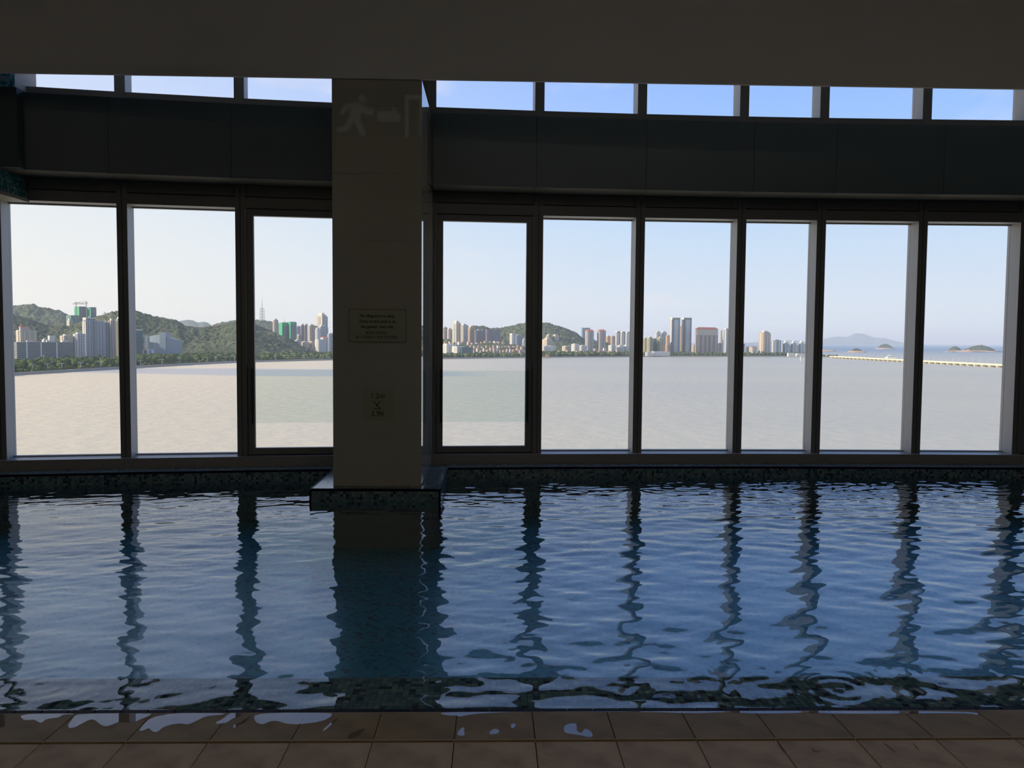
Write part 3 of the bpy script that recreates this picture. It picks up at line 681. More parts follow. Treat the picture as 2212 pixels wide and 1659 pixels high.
def hill(name, label, prof, D, run_f, run_b, mtl, amp=4.0, cell=9.0, step=1.5, rows=70, base=LAND, seed=1, cat='hill'):
    px = np.arange(prof[0][0], prof[-1][0] + step, step); py = np.interp(px, [p[0] for p in prof], [p[1] for p in prof])
    ridge = np.array([ony(x, y, D) for x, y in zip(px, py)]); rad = ridge[:, :2] / np.linalg.norm(ridge[:, :2], axis=1)[:, None]
    edge = np.clip(np.minimum(px - px[0], px[-1] - px) / 12, 0, 1)
    tt = np.concatenate([np.linspace(-1, 0, int(rows * 1.7)), np.linspace(0, 1, max(rows // 3, 8))[1:]]); rows = len(tt); X = np.zeros((len(px), rows)); Y = X.copy(); Z = X.copy()
    for j, tv in enumerate(tt):
        rn = run_f if tv < 0 else run_b
        X[:, j] = ridge[:, 0] + rad[:, 0] * tv * rn; Y[:, j] = ridge[:, 1] + rad[:, 1] * tv * rn
        Z[:, j] = base + np.maximum(ridge[:, 2] - base, 0) * (math.cos(tv * math.pi / 2) ** 1.15 if abs(tv) < 1 else 0)
    w_ = 1 - np.abs(tt)[None, :] ** 6
    Z = Z + w_ * (amp * 3.0 * smooth_noise(X + 9000, Y + 9000, cell * 9, seed) * (np.abs(tt) > .12)[None, :] + amp * 1.3 * smooth_noise(X + 9000, Y + 9000, cell, seed + 1) + amp * .8 * smooth_noise(X + 9000, Y + 9000, cell * .45, seed + 2))
    V = np.stack([X, Y, Z], -1).reshape(-1, 3); c0 = np.array([ridge[:, 0].mean(), D, base])
    n, r_ = len(px), rows; q = (np.arange(n - 1)[:, None] * r_ + np.arange(r_ - 1)[None, :]).ravel()
    F = np.stack([q, q + r_, q + r_ + 1, q + 1], -1)
    me = bpy.data.meshes.new(name); me.from_pydata((V - c0).tolist(), [], F.tolist()); me.materials.append(mtl); me.polygons.foreach_set('use_smooth', [True] * len(me.polygons)); me.update()
    o = bpy.data.objects.new(name, me); COL.objects.link(o); o.location = c0
    return tag(o, label, cat)
hill('wooded_hill', 'hazy grey green hill at the far left behind the slab block', [(-60, 672), (28, 662), (60, 659), (72, 660), (90, 668), (130, 672), (148, 681), (170, 694), (210, 706), (250, 730)], 3600, 500, 500, forest_m, 8, 16, 1.5, 60, seed=3)
hill('wooded_hill', 'dark wooded hill rising behind the tall towers on the left', [(-60, 690), (28, 683), (60, 690), (100, 704), (150, 706), (180, 694), (215, 684), (250, 674), (292, 672), (310, 679), (340, 686), (372, 692), (385, 696), (400, 705), (425, 710), (450, 709), (470, 706), (500, 699), (515, 694), (540, 697), (560, 706), (585, 716), (612, 728), (645, 742)], 2350, 400, 500, forest_m, 5, 10, 1.2, 110, seed=11)
hill('wooded_hill', 'brownish low spur of woodland below the mast', [(480, 722), (540, 714), (575, 716), (600, 722), (628, 734), (660, 752)], 2260, 200, 200, dry_m, 4, 9, 1.2, 60, seed=21)
hill('wooded_hill', 'wooded ridge that carries the lattice mast', [(440, 712), (470, 702), (500, 696), (530, 692), (552, 692), (575, 694), (592, 697), (615, 704), (650, 716), (700, 728), (724, 730)], 4500, 600, 600, forest_m, 8, 16, 1.2, 60, seed=31)
hill('far_hill', 'distant blue hill in the gap between the wooded ridges', [(380, 698), (392, 693), (404, 691.5), (416, 692.5), (428, 697), (440, 695), (450, 699), (460, 706), (475, 712)], 9500, 1500, 1500, far_m, 10, 60, 1.0, 30, seed=41)
hill('wooded_hill', 'rounded green hill right of the column, mast dot on top', [(930, 724), (980, 714), (1010, 707), (1030, 704), (1045, 706), (1060, 711), (1085, 709), (1105, 705), (1120, 701), (1135, 698.5), (1160, 699), (1182, 699), (1200, 703), (1225, 711), (1245, 720), (1262, 733), (1285, 737), (1310, 741), (1335, 750)], 3650, 480, 600, forest_m, 7, 13, 1.2, 80, seed=51)
hill('far_mountain', 'pale blue mountain far off over the open sea', [(1730, 741), (1776, 733), (1800, 728), (1818, 727.5), (1830, 729), (1846, 721.5), (1856, 720.8), (1868, 722), (1890, 730), (1912, 731), (1935, 737), (1962, 742)], 27000, 2500, 2500, far_m, 15, 200, 1.5, 24, base=SEA, seed=61, cat='mountain')
hill('far_mountain', 'very faint distant land low on the horizon behind the white blocks', [(1590, 742), (1640, 739), (1690, 735.5), (1715, 735), (1745, 738), (1770, 741)], 24000, 1500, 1500, far_m, 10, 200, 2.0, 20, base=SEA, seed=71, cat='mountain')

hill('villa_slope', 'green built up slope under the rows of terracotta villas', [(925, 756), (960, 748), (1000, 744), (1060, 741), (1105, 744), (1150, 752), (1170, 758)], 2985, 500, 120, forest_m, 3, 9, 1.2, 70, seed=81, cat='slope')
# ---- buildings
def F_(nm, col, win=(.10, .13, .17), **k): return mat_facade('facade_' + nm, col, win, **k)
FM = {
 'slab': F_('slab', (.20, .215, .21), (.10, .125, .13), floor=3.4, wz=(.35, .75), band=True),
 'cream': F_('cream', (.60, .53, .42), (.26, .24, .22)), 'white': F_('white', (.70, .68, .64), (.26, .28, .31)),
 'grey': F_('grey', (.44, .45, .47), (.15, .18, .22)), 'blue': F_('blue', (.31, .36, .42), (.12, .17, .24)),
 'pink': F_('pink', (.50, .40, .34), (.20, .17, .17)), 'brown': F_('brown', (.30, .225, .18), (.13, .11, .11), bay=4.2),
 'orange': F_('orange', (.52, .37, .25), (.22, .16, .13)), 'purple': F_('purple', (.23, .20, .24), (.12, .12, .16)),
 'green': F_('green', (.05, .27, .16), (.035, .19, .12), floor=6.5, wz=(.1, .2), band=True), 'dullgreen': F_('dullgreen', (.16, .27, .22), (.12, .17, .17)),
 'teal': F_('teal', (.10, .19, .20), (.06, .13, .14), wz=(.2, .9), band=True, rough=.3), 'glass': F_('glass', (.30, .36, .40), (.16, .24, .32), wz=(.12, .92), wx=(.06, .94), rough=.3),
 'tower': F_('tower', (.30, .33, .37), (.13, .17, .23), bay=4.5), 'olive': F_('olive', (.40, .38, .25), (.18, .19, .16)), 'net': F_('net', (.19, .20, .24), (.15, .16, .19), band=True),
 'curve': F_('curve', (.25, .31, .36), (.20, .27, .33), floor=4.0, wz=(.1, .9), bay=6, wx=(.05, .95), rough=.35), 'dark': F_('dark', (.14, .15, .16), (.08, .09, .10)),
}
roof_red = mat('roof_red', (.42, .13, .08), .7); roof_or = mat('roof_orange', (.50, .22, .10), .7); conc = mat('concrete_light', (.55, .53, .49), .8)
pale = mat('pale_render', (.62, .58, .51), .7); steel = mat('crane_steel', (.30, .26, .20), .6); whitep = mat('white_paint', (.75, .75, .73), .5); greenf = mat('net_green', (.06, .36, .20), .8)
def bld(label, x0, x1, ytop, ybase=None, D=None, f='white', side=.28, rot=18, base=LAND, bays=None, roof='block', pod=0, trim=None, cat='building', name='tower_block', fins=True):
    xc = (x0 + x1) / 2
    if D is None: D = dist_for(xc, ybase, base)
    pl_, pr_ = ony(x0, ytop, D), ony(x1, ytop, D); W = pr_[0] - pl_[0]; ztop = ony(xc, ytop, D)[2]
    phi = math.atan2((pl_[0] + pr_[0]) / 2, D); rz = max(R(rot) - phi, R(9)); ap = rz + phi
    W *= math.cos(phi); fw = W * (1 - side) / max(math.cos(ap), .3); dp_ = W * side / max(math.sin(ap), .2)
    Hh = ztop - base
    c = ony(xc, ytop, D); rad = np.array([c[0], c[1]]) / np.hypot(c[0], c[1]); cc = np.array([c[0], c[1]]) + rad * (dp_ * .5 * math.cos(ap))
    root = empty(name, (cc[0], cc[1], base), rz); tag(root, label, cat)
    rh = 0
    if roof == 'block': rh = min(Hh * .05, 6)
    elif roof == 'crown': rh = Hh * .09
    elif roof == 'hip': rh = Hh * .07
    elif roof == 'open': rh = Hh * .05
    bh = Hh - rh; hx, hy = fw / 2, dp_ / 2; fm = FM[f]
    MB().box(-hx, hx, -hy, hy, 0, bh).build('tower_body', fm, root, local=True)
    n = bays if bays is not None else max(1, int(round((x1 - x0) * (1 - side) / 5.5)))
    tm = trim or fm
    if fins and n:
        for k in range(n):
            cx_ = -hx + fw * (k + .5) / n; w2 = fw / n * .24
            MB().box(cx_ - w2, cx_ + w2, -hy - 1.3, -hy + .1, 0, bh - 1.2).build('facade_bay', tm, root, local=True)
        MB().box(-hx - 1.3, -hx + .1, -hy * .4, hy * .4, 0, bh - 1.2).build('facade_bay', tm, root, local=True)
    if roof == 'block':
        MB().box(-hx * .55, -hx * .05, -hy * .5, hy * .5, bh, bh + rh).build('roof_block', conc, root, local=True)
        MB().box(hx * .2, hx * .6, -hy * .5, hy * .5, bh, bh + rh * .7).build('roof_block', conc, root, local=True)
    elif roof == 'crown':
        cs_ = MB().box(-hx * .78, hx * .78, -hy * .78, hy * .78, bh, bh + rh * .5).build('crown_step', fm, root, local=True)
        MB().box(-hx * .5, hx * .5, -hy * .5, hy * .5, bh + rh * .5, bh + rh).build('crown_top', pale, cs_, local=True)
    elif roof == 'hip':
        e = 1.06
        MB().add([(-hx * e, -hy * e, bh), (hx * e, -hy * e, bh), (hx * e, hy * e, bh), (-hx * e, hy * e, bh), (-hx * .8, 0, bh + rh), (hx * .8, 0, bh + rh)],
                 [(3, 2, 1, 0), (0, 1, 5, 4), (1, 2, 5), (2, 3, 4, 5), (3, 0, 4)]).build('hip_roof', roof_red, root, local=True)
    elif roof == 'open':
        m = MB().box(-hx, hx, -hy, hy, bh + rh - 2.5, bh + rh)
        m.build('roof_slab', pale, root, local=True)
        for k in range(5):
            cx_ = -hx + fw * (k + .08) / 4.2
            MB().box(cx_, cx_ + fw * .05, -hy, hy, bh, bh + rh - 2.5).build('roof_fin', pale, root, local=True)
    if pod: MB().box(-hx * 1.35, hx * 1.35, -hy * 1.35, hy * 1.2, 0, pod).build('podium', FM['white'], root, local=True)
    root['_h'] = Hh; root['_hx'] = hx; root['_hy'] = hy; root['_bh'] = bh
    return root
def spire(root, h, m=steel, dx=0):
    MB().tube((dx, 0, root['_bh']), (dx, 0, root['_h'] + h), 1.1, .3, 6).build('spire', m, root, local=True)

# first window
b1 = bld('long grey slab block of flats facing the water at the far left', 30, 160, 739, 786, f='slab', side=.06, rot=10, bays=0, roof='none', name='slab_block')
for k, u in enumerate((.17, .42, .46, .70)):
    x = -b1['_hx'] + 2 * b1['_hx'] * u; MB().box(x - .9, x + .9, -b1['_hy'] - .8, -b1['_hy'], 0, b1['_h'] * (.98 if k != 2 else .4)).build('white_strip', whitep, b1, local=True)
for k, u in enumerate((.25, .6, .88)):
    x = -b1['_hx'] + 2 * b1['_hx'] * u; MB().box(x - 5, x + 5, -4, 4, b1['_h'], b1['_h'] + 3).build('roof_block', conc, b1, local=True)
h = bld('cream apartment block with a pink pointed roof turret, above the grey slab', 34, 79, 713, None, 1720, 'cream', .22, 16, roof='none')
tu = MB().box(-12, 6, -5, 5, h['_h'], h['_h'] + 6).build('turret', FM['pink'], h, local=True)
MB().add([(-13, -6, h['_h'] + 6), (-3, -6, h['_h'] + 6), (-3, 6, h['_h'] + 6), (-13, 6, h['_h'] + 6), (-8, 0, h['_h'] + 12)], [(3, 2, 1, 0), (0, 1, 4), (1, 2, 4), (2, 3, 4), (3, 0, 4)]).build('turret_roof', roof_red, tu, local=True)
bld('small white block peeping over the grey slab roof', 90, 104, 731, None, 1650, 'white', .3, 16, name='low_block', fins=False)
bld('white penthouse block with a flat frame roof over the slab', 103, 119, 725, None, 1660, 'white', .25, 16, roof='open', name='low_block', fins=False)
bld('cream block behind the right end of the slab', 129, 158, 722, None, 1620, 'cream', .3, 18)
bld('pale tower block between the slab and the tall group', 157, 185, 718, 781, f='grey', side=.3, rot=16, trim=FM['white'])
g1 = bld('tallest grey tower of the left group, its left face bright', 178, 206, 686, 778, f='blue', side=.26, rot=18, roof='open', trim=FM['grey'])
MB().box(-g1['_hx'] - .6, -g1['_hx'] + 3, -g1['_hy'], g1['_hy'], 0, g1['_bh'] - 4).build('sun_flank', pale, g1, local=True)  # sunlight on the left face painted as a paler flank
bld('middle grey tower of the left group with ribbed bays', 205, 226, 690, 778, f='tower', side=.15, rot=14, trim=FM['grey'])
bld('narrow grey tower closing the left group', 224, 234, 692, 777, f='blue', side=.12, rot=14)
g2 = bld('slim tower with a brilliant sunlit flank beside the second mullion', 233, 250, 688, 777, f='pink', side=.36, rot=22, roof='block')
MB().box(-g2['_hx'] - .6, -g2['_hx'] + 2.2, -g2['_hy'], g2['_hy'], 0, g2['_bh'] - 3).build('sun_flank', pale, g2, local=True)  # paler flank colour stands for direct sun on this side
bld('slim green tinted tower half hidden by the second mullion', 249, 266, 684, 776, f='olive', side=.25, rot=20, roof='crown')
for k, (a, b_, yt) in enumerate(((161, 186, 662), (188, 208, 663.5))):
    o = bld('%s green netted tower under construction on the hill' % ('larger' if k == 0 else 'smaller'), a, b_, yt, None, 2650, 'net', .42, 24, roof='none', bays=2)
    MB().box(-o['_hx'] - 1.5, -o['_hx'] + 1, -o['_hy'] - 1, o['_hy'], 20, o['_h'] - 2).build('green_netting', greenf, o, local=True)
bld('low netted building site beside the hilltop towers', 143, 172, 681, None, 2600, 'dullgreen', .35, 22, roof='none', name='low_block')
bld('small sandy house below the hilltop building site', 144, 158, 688, None, 2450, 'cream', .4, 20, name='low_block', fins=False)
bld('blue glass block on the hill beneath the cranes', 190, 208, 683, None, 2500, 'teal', .3, 20, roof='none', name='low_block', fins=False)
def crane(label, x, ytop, ybase, D, jl, jr):
    a, b_ = ony(x, ytop, D), ony(x, ybase, D); r0 = empty('tower_crane', (b_[0], b_[1], b_[2])); tag(r0, label, 'crane', 'tower cranes on the building sites'); H_ = a[2] - b_[2]
    MB().box(-.9, .9, -.9, .9, -60, H_).build('mast', steel, r0, local=True)
    z_ = H_ - 7; s_ = D / FPX
    MB().box(-jl * s_, jr * s_, -.7, .7, z_, z_ + 1.6).build('jib', steel, r0, local=True)
    MB().tube((0, 0, H_), (-jl * s_ * .8, 0, z_ + 1), .35, n=5).build('stay', steel, r0, local=True); MB().tube((0, 0, H_), (jr * s_ * .8, 0, z_ + 1), .35, n=5).build('stay', steel, r0, local=True)
    MB().box(-1.6, 1.6, -1.6, 1.6, z_ - 3, z_).build('cab', whitep, r0, local=True)
crane('tower crane with a long left jib over the larger netted tower', 165, 652.5, 684, 2640, 8, 22)
crane('tall tower crane standing between the netted towers', 187, 650.5, 686, 2630, 26, 3)
crane('small tower crane on the wooded hill right of the towers', 227, 674, 690, 2750, 5, 14)
# second window
bld('teal glass office tower just right of the second mullion', 286, 308, 711, None, 1840, f='teal', side=.1, rot=12, bays=0, roof='open', name='office_tower')
bld('slim white ribbed tower beside the curved glass building', 312, 325, 724, None, 1800, 'white', .25, 14)
bld('low dark building under the teal tower', 307, 322, 756, None, 1790, f='dark', side=.2, rot=12, roof='none', name='low_block', fins=False)
bb = bld('white and blue billboard by the waterfront trees', 319, 333, 755, None, 1730, f='white', side=.04, rot=10, roof='none', bays=0, name='billboard', cat='billboard')
MB().box(-bb['_hx'] * .9, bb['_hx'] * .1, -bb['_hy'] - .4, -bb['_hy'], 3, bb['_h'] - 1).build('blue_panel', mat('ad_blue', (.10, .25, .55), .5), bb, local=True)
# curved glass hall
Dg = 1780; prof = [(323, 727), (335, 724), (350, 723.5), (360, 726), (366, 728), (378, 732), (392, 736)]
cg = ony(357, 764, Dg); cr = empty('glass_hall', (cg[0], cg[1], LAND)); tag(cr, 'blue glass building with a sweeping curved roofline and square tower', 'building')
P = [ony(x, y, Dg) for x, y in prof]; nP = len(P); bul = [14 * math.sin(math.pi * i / (nP - 1)) for i in range(nP)]
vs = [(p[0], p[1] - q, LAND) for p, q in zip(P, bul)] + [(p[0], p[1] - q, p[2]) for p, q in zip(P, bul)] + [(p[0] - 8, p[1] + 25, LAND) for p in P] + [(p[0] - 8, p[1] + 25, p[2]) for p in P]
fs = []
for i in range(nP - 1): fs += [(i, i + 1, nP + i + 1, nP + i), (nP + i, nP + i + 1, 3 * nP + i + 1, 3 * nP + i), (3 * nP + i, 3 * nP + i + 1, 2 * nP + i + 1, 2 * nP + i)]
fs += [(0, nP, 3 * nP, 2 * nP), (nP - 1, 3 * nP - 1, 4 * nP - 1, 2 * nP - 1)]
MB().add(vs, fs).build('curved_front', FM['curve'], cr)
a, b_ = ony(353, 718, Dg + 5), ony(366, 718, Dg + 5); MB().box(a[0], b_[0], Dg - 16, Dg + 14, LAND, a[2]).build('square_tower', FM['curve'], cr)
for k, (x0, x1, yt) in enumerate(((433, 441, 706), (441, 450, 707), (451, 458, 706), (457, 464, 702), (463, 471, 704))):
    bld('red roofed house on the saddle of the ridge, %s' % ('leftmost', 'second from the left', 'third from the left', 'the tallest', 'rightmost')[k], x0, x1, yt, None, 2325, 'pink', .35, 20, roof='hip', bays=0, name='hill_house', cat='house', base=ony(x0, yt + 11, 2325)[2])
# third window: mast
mt = empty('lattice_mast', tuple(ony(566.5, 696, 4450))); tag(mt, 'tall lattice broadcasting mast on the ridge', 'mast')
s_ = 4450 / FPX; Ht = (696 - 643) * s_; wb_ = 4.3 * s_; zb_ = Ht * .55
for sx, sy in ((-1, -1), (1, -1), (1, 1), (-1, 1)): MB().tube((sx * wb_, sy * wb_, -20), (sx * wb_ * .8, sy * wb_ * .8, zb_), .9, n=5).build('leg', steel, mt, local=True)
for k in range(5):
    z_ = zb_ * (k + 1) / 5; w2 = wb_ * (1 - .2 * z_ / zb_); m = MB()
    for q in ((-1, -1, 1, -1), (1, -1, 1, 1), (1, 1, -1, 1), (-1, 1, -1, -1)): m.tube((q[0] * w2, q[1] * w2, z_), (q[2] * w2, q[3] * w2, z_), .6, n=4)
    m.build('ring', steel, mt, local=True)
MB().tube((0, 0, -10), (0, 0, Ht * .72), 2.4, 1.6, 6).build('core', steel, mt, local=True); MB().tube((0, 0, Ht * .72), (0, 0, Ht), 1.3, .4, 6).build('antenna', steel, mt, local=True)
bld('slim pinkish tower left of the green netted pair', 589, 601, 688, None, 3300, 'pink', .3, 20)
for k, (a, b_, yt) in enumerate(((603, 622, 698), (620, 641, 696.5))):
    o = bld('%s of the pair wrapped in bright green netting' % ('left tower' if k == 0 else 'right tower'), a, b_, yt, None, 2600, 'dullgreen', .38, 24, roof='none', bays=2, trim=FM['net'])
    MB().box(-o['_hx'] - 1.5, -o['_hx'] + 1, -o['_hy'] - 1, o['_hy'], 0, o['_h'] + 2).build('green_netting', greenf, o, local=True)
    MB().box(-o['_hx'], o['_hx'] * .7, -o['_hy'] - 1.4, -o['_hy'], o['_h'] - 9, o['_h'] + 2).build('green_netting', greenf, o, local=True)
o = bld('far tower with a thin needle behind the netted pair', 612, 617, 694, None, 3500, 'cream', .3, 20, bays=0); spire(o, 18, pale)
bld('hazy blue tower right of the green netting', 640, 650, 703, None, 3500, 'blue', .2, 16)
o = bld('purple grey tower with a small cap', 649, 658, 699, None, 3300, 'purple', .2, 16, roof='crown')
bld('second purple grey tower joined to the first', 657, 666, 699, None, 3290, 'purple', .2, 16, roof='crown')
bld('brick red and grey striped tower', 664, 682, 700, None, 3100, 'orange', .3, 20, trim=FM['grey'])
o = bld('tallest pale hotel tower with a stepped crown, beside the column', 681, 708, 676, None, 3100, 'cream', .55, 34, roof='crown', trim=FM['grey'])
bld('stepped grey shoulder below the pale hotel tower', 684, 709, 702, None, 3000, 'grey', .3, 22, roof='crown')
bld('white front tower with strong vertical ribs beside the column', 681, 692, 707, None, 2600, 'white', .4, 26)
bld('white ribbed block with an orange cap near the column', 692, 709, 727, None, 2550, 'white', .35, 24, roof='hip')
bld('lower white block at the foot of the ribbed towers', 680, 702, 733, None, 2520, 'white', .35, 24, roof='none')
bld('grey tower partly behind the column', 707, 722, 719, None, 2700, 'grey', .25, 18)
bld('white low block below the green netted pair', 624, 637, 735, None, 2500, 'white', .4, 24, name='low_block')
bld('grey white low block with ribs', 636, 651, 733, None, 2520, 'grey', .35, 22, name='low_block', trim=FM['white'])
bld('cream terrace of low flats', 650, 668, 737, None, 2540, 'cream', .4, 22, name='low_block')
bld('small cream terrace next to the white ribbed tower', 667, 682, 737, None, 2560, 'cream', .35, 22, name='low_block')
bld('pink flats behind the cream terrace', 640, 652, 722, None, 2800, 'pink', .4, 24, name='low_block')
bld('little white villa among the trees under the netted pair', 604, 618, 748, None, 2330, 'white', .4, 22, roof='hip', name='villa', cat='house', bays=0)
bld('low red brick hall by the trees', 664, 682, 752, None, 2430, 'orange', .3, 20, roof='none', name='low_block')
# fourth window
bld('pinkish tower at the left jamb of the sash window', 956, 967, 705, None, 3400, 'pink', .3, 20)
bld('narrow pink and white tower beside it', 966, 976, 708, None, 3380, 'pink', .35, 22, trim=FM['white'])
o = bld('tall cream tower with a pointed spire, highest in the sash window', 977, 996, 693, None, 3250, 'cream', .45, 28, roof='crown', trim=FM['grey']); spire(o, 8, pale, 3)
bld('cream and grey tower right of the spire', 995, 1011, 699, None, 3230, 'cream', .35, 24, trim=FM['grey'])
bld('orange tinted stepped flats right of the cream towers', 1009, 1026, 704, None, 3300, 'orange', .4, 24, roof='crown')
bld('broad slate grey tower block with one lit edge', 1025, 1049, 711, None, 3150, 'purple', .12, 14)
bld('second broad slate grey block joined by an orange stair shaft', 1048, 1081, 711.5, None, 3140, 'purple', .12, 14, roof='none')
bld('small white and glass tower in front of the round hill', 1101, 1114, 720, None, 3050, 'white', .4, 26, roof='open')
bld('bluish flats right of the small white tower', 1113, 1129, 722, None, 3080, 'blue', .2, 18)
bld('tiny domed block beside the fourth mullion', 1128, 1138, 731, None, 3000, 'grey', .35, 22, roof='crown')
w1 = bld('white stepped hotel on the shore at the left of the sash window', 950, 986, 742.5, None, 2480, 'white', .4, 24, name='hotel')
bld('lower white wing of the shore hotel', 974, 1003, 748, None, 2450, 'white', .45, 26, roof='none', name='hotel')
bld('long glazed wing of the shore hotel', 995, 1022, 750, None, 2440, 'teal', .1, 14, roof='none', bays=0, name='hotel', fins=False)
rr = np.random.default_rng(5)
vill_roofs = (roof_or, roof_red)
def villa(x, yt, D, k, lab):
    z_ = ony(x, yt, D)[2]
    o = bld(lab, x, x + rr.uniform(5, 9), yt, None, D, ('orange', 'cream', 'pink', 'white')[k % 4], .4, rr.uniform(14, 30), base=z_ - rr.uniform(11, 15), roof='hip', bays=0, name='villa', cat='house', fins=False); o['group'] = 'terracotta villas on the slope'
for row, (n, x0, dx, yy, D) in (('lowest', (16, 1021, 7.1, 754, 2520)), ('middle', (14, 1014, 8.4, 747, 2700)), ('highest', (14, 960, 9.5, 739, 2900))):
    for k in range(n): villa(x0 + k * dx + rr.uniform(-1, 1), yy + rr.uniform(-2.5, 2), D + rr.uniform(-20, 20), k, 'small terracotta roofed villa, %s from the left in the %s of three rows' % (ORD[k + 1], row))
# fifth window
bld('cream ribbed flats next to the fourth mullion', 1171, 1194, 730, None, 3100, 'cream', .45, 28, roof='crown')
bld('yellowish twin towered flats behind the cream ribbed ones', 1178, 1193, 722, None, 3300, 'olive', .45, 28, roof='crown')
bld('yellowish flats with lit left face at the foot of the hill', 1192, 1208, 722, None, 3310, 'cream', .4, 26, roof='crown')
bld('long low white block under the hill', 1168, 1201, 746.5, None, 2950, 'white', .2, 16, name='low_block')
bld('small cream block in the trees, centre of the fifth window', 1214, 1234, 747, None, 2900, 'cream', .35, 20, name='low_block')
bld('white stepped block at the right foot of the hill', 1234, 1252, 742, None, 2850, 'white', .4, 24, name='low_block')
bld('white slab block adjoining the stepped one', 1250, 1268, 745, None, 2840, 'white', .3, 20, name='low_block')
bld('dark glass office tower behind the hill shoulder', 1255, 1275, 708, None, 4200, 'glass', .15, 16, bays=0, roof='none', name='office_tower')
bld('beige tower with a red cap, left of two alike', 1264, 1283, 711.5, None, 3200, 'pink', .3, 20, roof='hip', trim=FM['grey'])
bld('beige tower with a red cap, right of two alike', 1290, 1309, 711.5, None, 3200, 'pink', .3, 20, roof='hip', trim=FM['grey'])
bld('sandy flats far behind, left of the pair', 1309, 1319, 724.5, None, 4100, 'orange', .4, 24)
bld('sandy flats far behind, right of the pair', 1318, 1329, 724.5, None, 4080, 'orange', .4, 24)
for k in range(3): bld('white and blue ribbed tower left of the fifth mullion, %s of three' % ('left', 'middle', 'right')[k], 1329 + k * 11, 1340 + k * 11, 715.5 + .5 * k, None, 3300 + k * 30, 'tower', .4, 26, trim=FM['white'], roof='open')
bld('low white flats under the ribbed towers', 1314, 1330, 744.5, None, 2850, 'white', .4, 24, name='low_block')
bld('second low white flats under the ribbed towers', 1333, 1348, 745, None, 2860, 'white', .35, 22, name='low_block')
bld('third low white flats by the fifth mullion', 1346, 1362, 744.5, None, 2870, 'white', .4, 24, name='low_block')
for k, (x0, yt, D) in enumerate(((1243, 758, 2720), (1260, 759, 2700), (1291, 758, 2710), (1300, 757, 2720), (1312, 758.5, 2705), (1330, 757, 2730), (1282, 752, 2800), (1302, 751, 2810), (1222, 756, 2720), (1205, 757, 2700))):
    o = bld('small red roofed house in the waterfront trees, %s from the left of ten' % ORD[sorted([1243, 1260, 1291, 1300, 1312, 1330, 1282, 1302, 1222, 1205]).index(x0) + 1], x0, x0 + rr.uniform(7, 11), yt, None, D, ('cream', 'white', 'pink')[k % 3], .35, 20, roof='hip', bays=0, name='villa', cat='house', fins=False); o['group'] = 'houses in the waterfront trees'
# sixth window
bld('olive and cream tower at the left of the sixth window', 1388, 1399, 729, None, 2980, 'olive', .45, 28)
bld('olive ribbed tower next to it', 1397, 1411, 727, None, 2960, 'olive', .4, 26, roof='crown')
bld('grey green slab behind the olive towers', 1409, 1421, 730, None, 3000, 'dullgreen', .15, 16)
bld('olive tower with one bright edge left of the twin towers', 1419, 1435, 727.5, None, 2970, 'olive', .35, 24, roof='crown')
bld('hazy white round topped tower behind, left', 1414, 1428, 715, None, 3700, 'grey', .35, 22, roof='crown', trim=FM['white'])
bld('hazy white round topped tower behind, right', 1427, 1441, 715, None, 3720, 'grey', .35, 22, roof='crown', trim=FM['white'])
bld('small orange block behind the left twin tower', 1438, 1448, 723, None, 3600, 'orange', .4, 24)
bld('low orange flats at the foot of the left twin tower', 1435, 1448, 743, None, 2960, 'orange', .45, 26, name='low_block')
for k, (a, b_) in enumerate(((1447.5, 1469.5), (1472.5, 1494.5))):
    o = bld('%s of the tall blue grey twin towers with open roof frames' % ('left', 'right')[k], a, b_, 686, 766.5, f='tower', side=.22, rot=36, roof='open', bays=1, trim=FM['white'])
    MB().box(-o['_hx'] - .8, -o['_hx'] + 4, -o['_hy'], o['_hy'] * .2, 0, o['_bh']).build('sun_flank', FM['pink'], o, local=True)  # pinkish flank colour stands for sun on the left face
bld('thin orange tower seen between the twin towers', 1468, 1476, 701, None, 3500, 'orange', .4, 24, bays=1)
bld('cream low block between the twin towers and the red roofed hotel', 1494, 1503, 745, None, 3000, 'cream', .45, 26, name='low_block')
bh_ = bld('broad brown hotel with a red hipped roof', 1502, 1551.5, 707, 767.5, f='brown', side=.06, rot=32, roof='hip', bays=5, name='hotel', trim=FM['pink'])
MB().box(-bh_['_hx'] * .98, bh_['_hx'] * .98, -bh_['_hy'] - 1.6, -bh_['_hy'], bh_['_bh'] - 22, bh_['_bh'] - 1).build('pale_frieze', FM['cream'], bh_, local=True)
bld('low dark block right of the brown hotel', 1550, 1559, 740, None, 3000, 'purple', .25, 20, name='low_block')
bld('grey tower behind the sixth mullion', 1556, 1564, 711, None, 3200, 'grey', .3, 22)
bld('white tower beside the sixth mullion', 1561, 1576, 708, 767, f='white', side=.5, rot=32, trim=FM['blue'])
bld('long low white podium on the shore left of the twin towers', 1407, 1447, 759, 769, f='white', side=.12, rot=26, roof='none', name='low_block')
bld('small white podium at the left of the sixth window', 1394, 1409, 760, 769, f='white', side=.2, rot=28, roof='none', name='low_block')
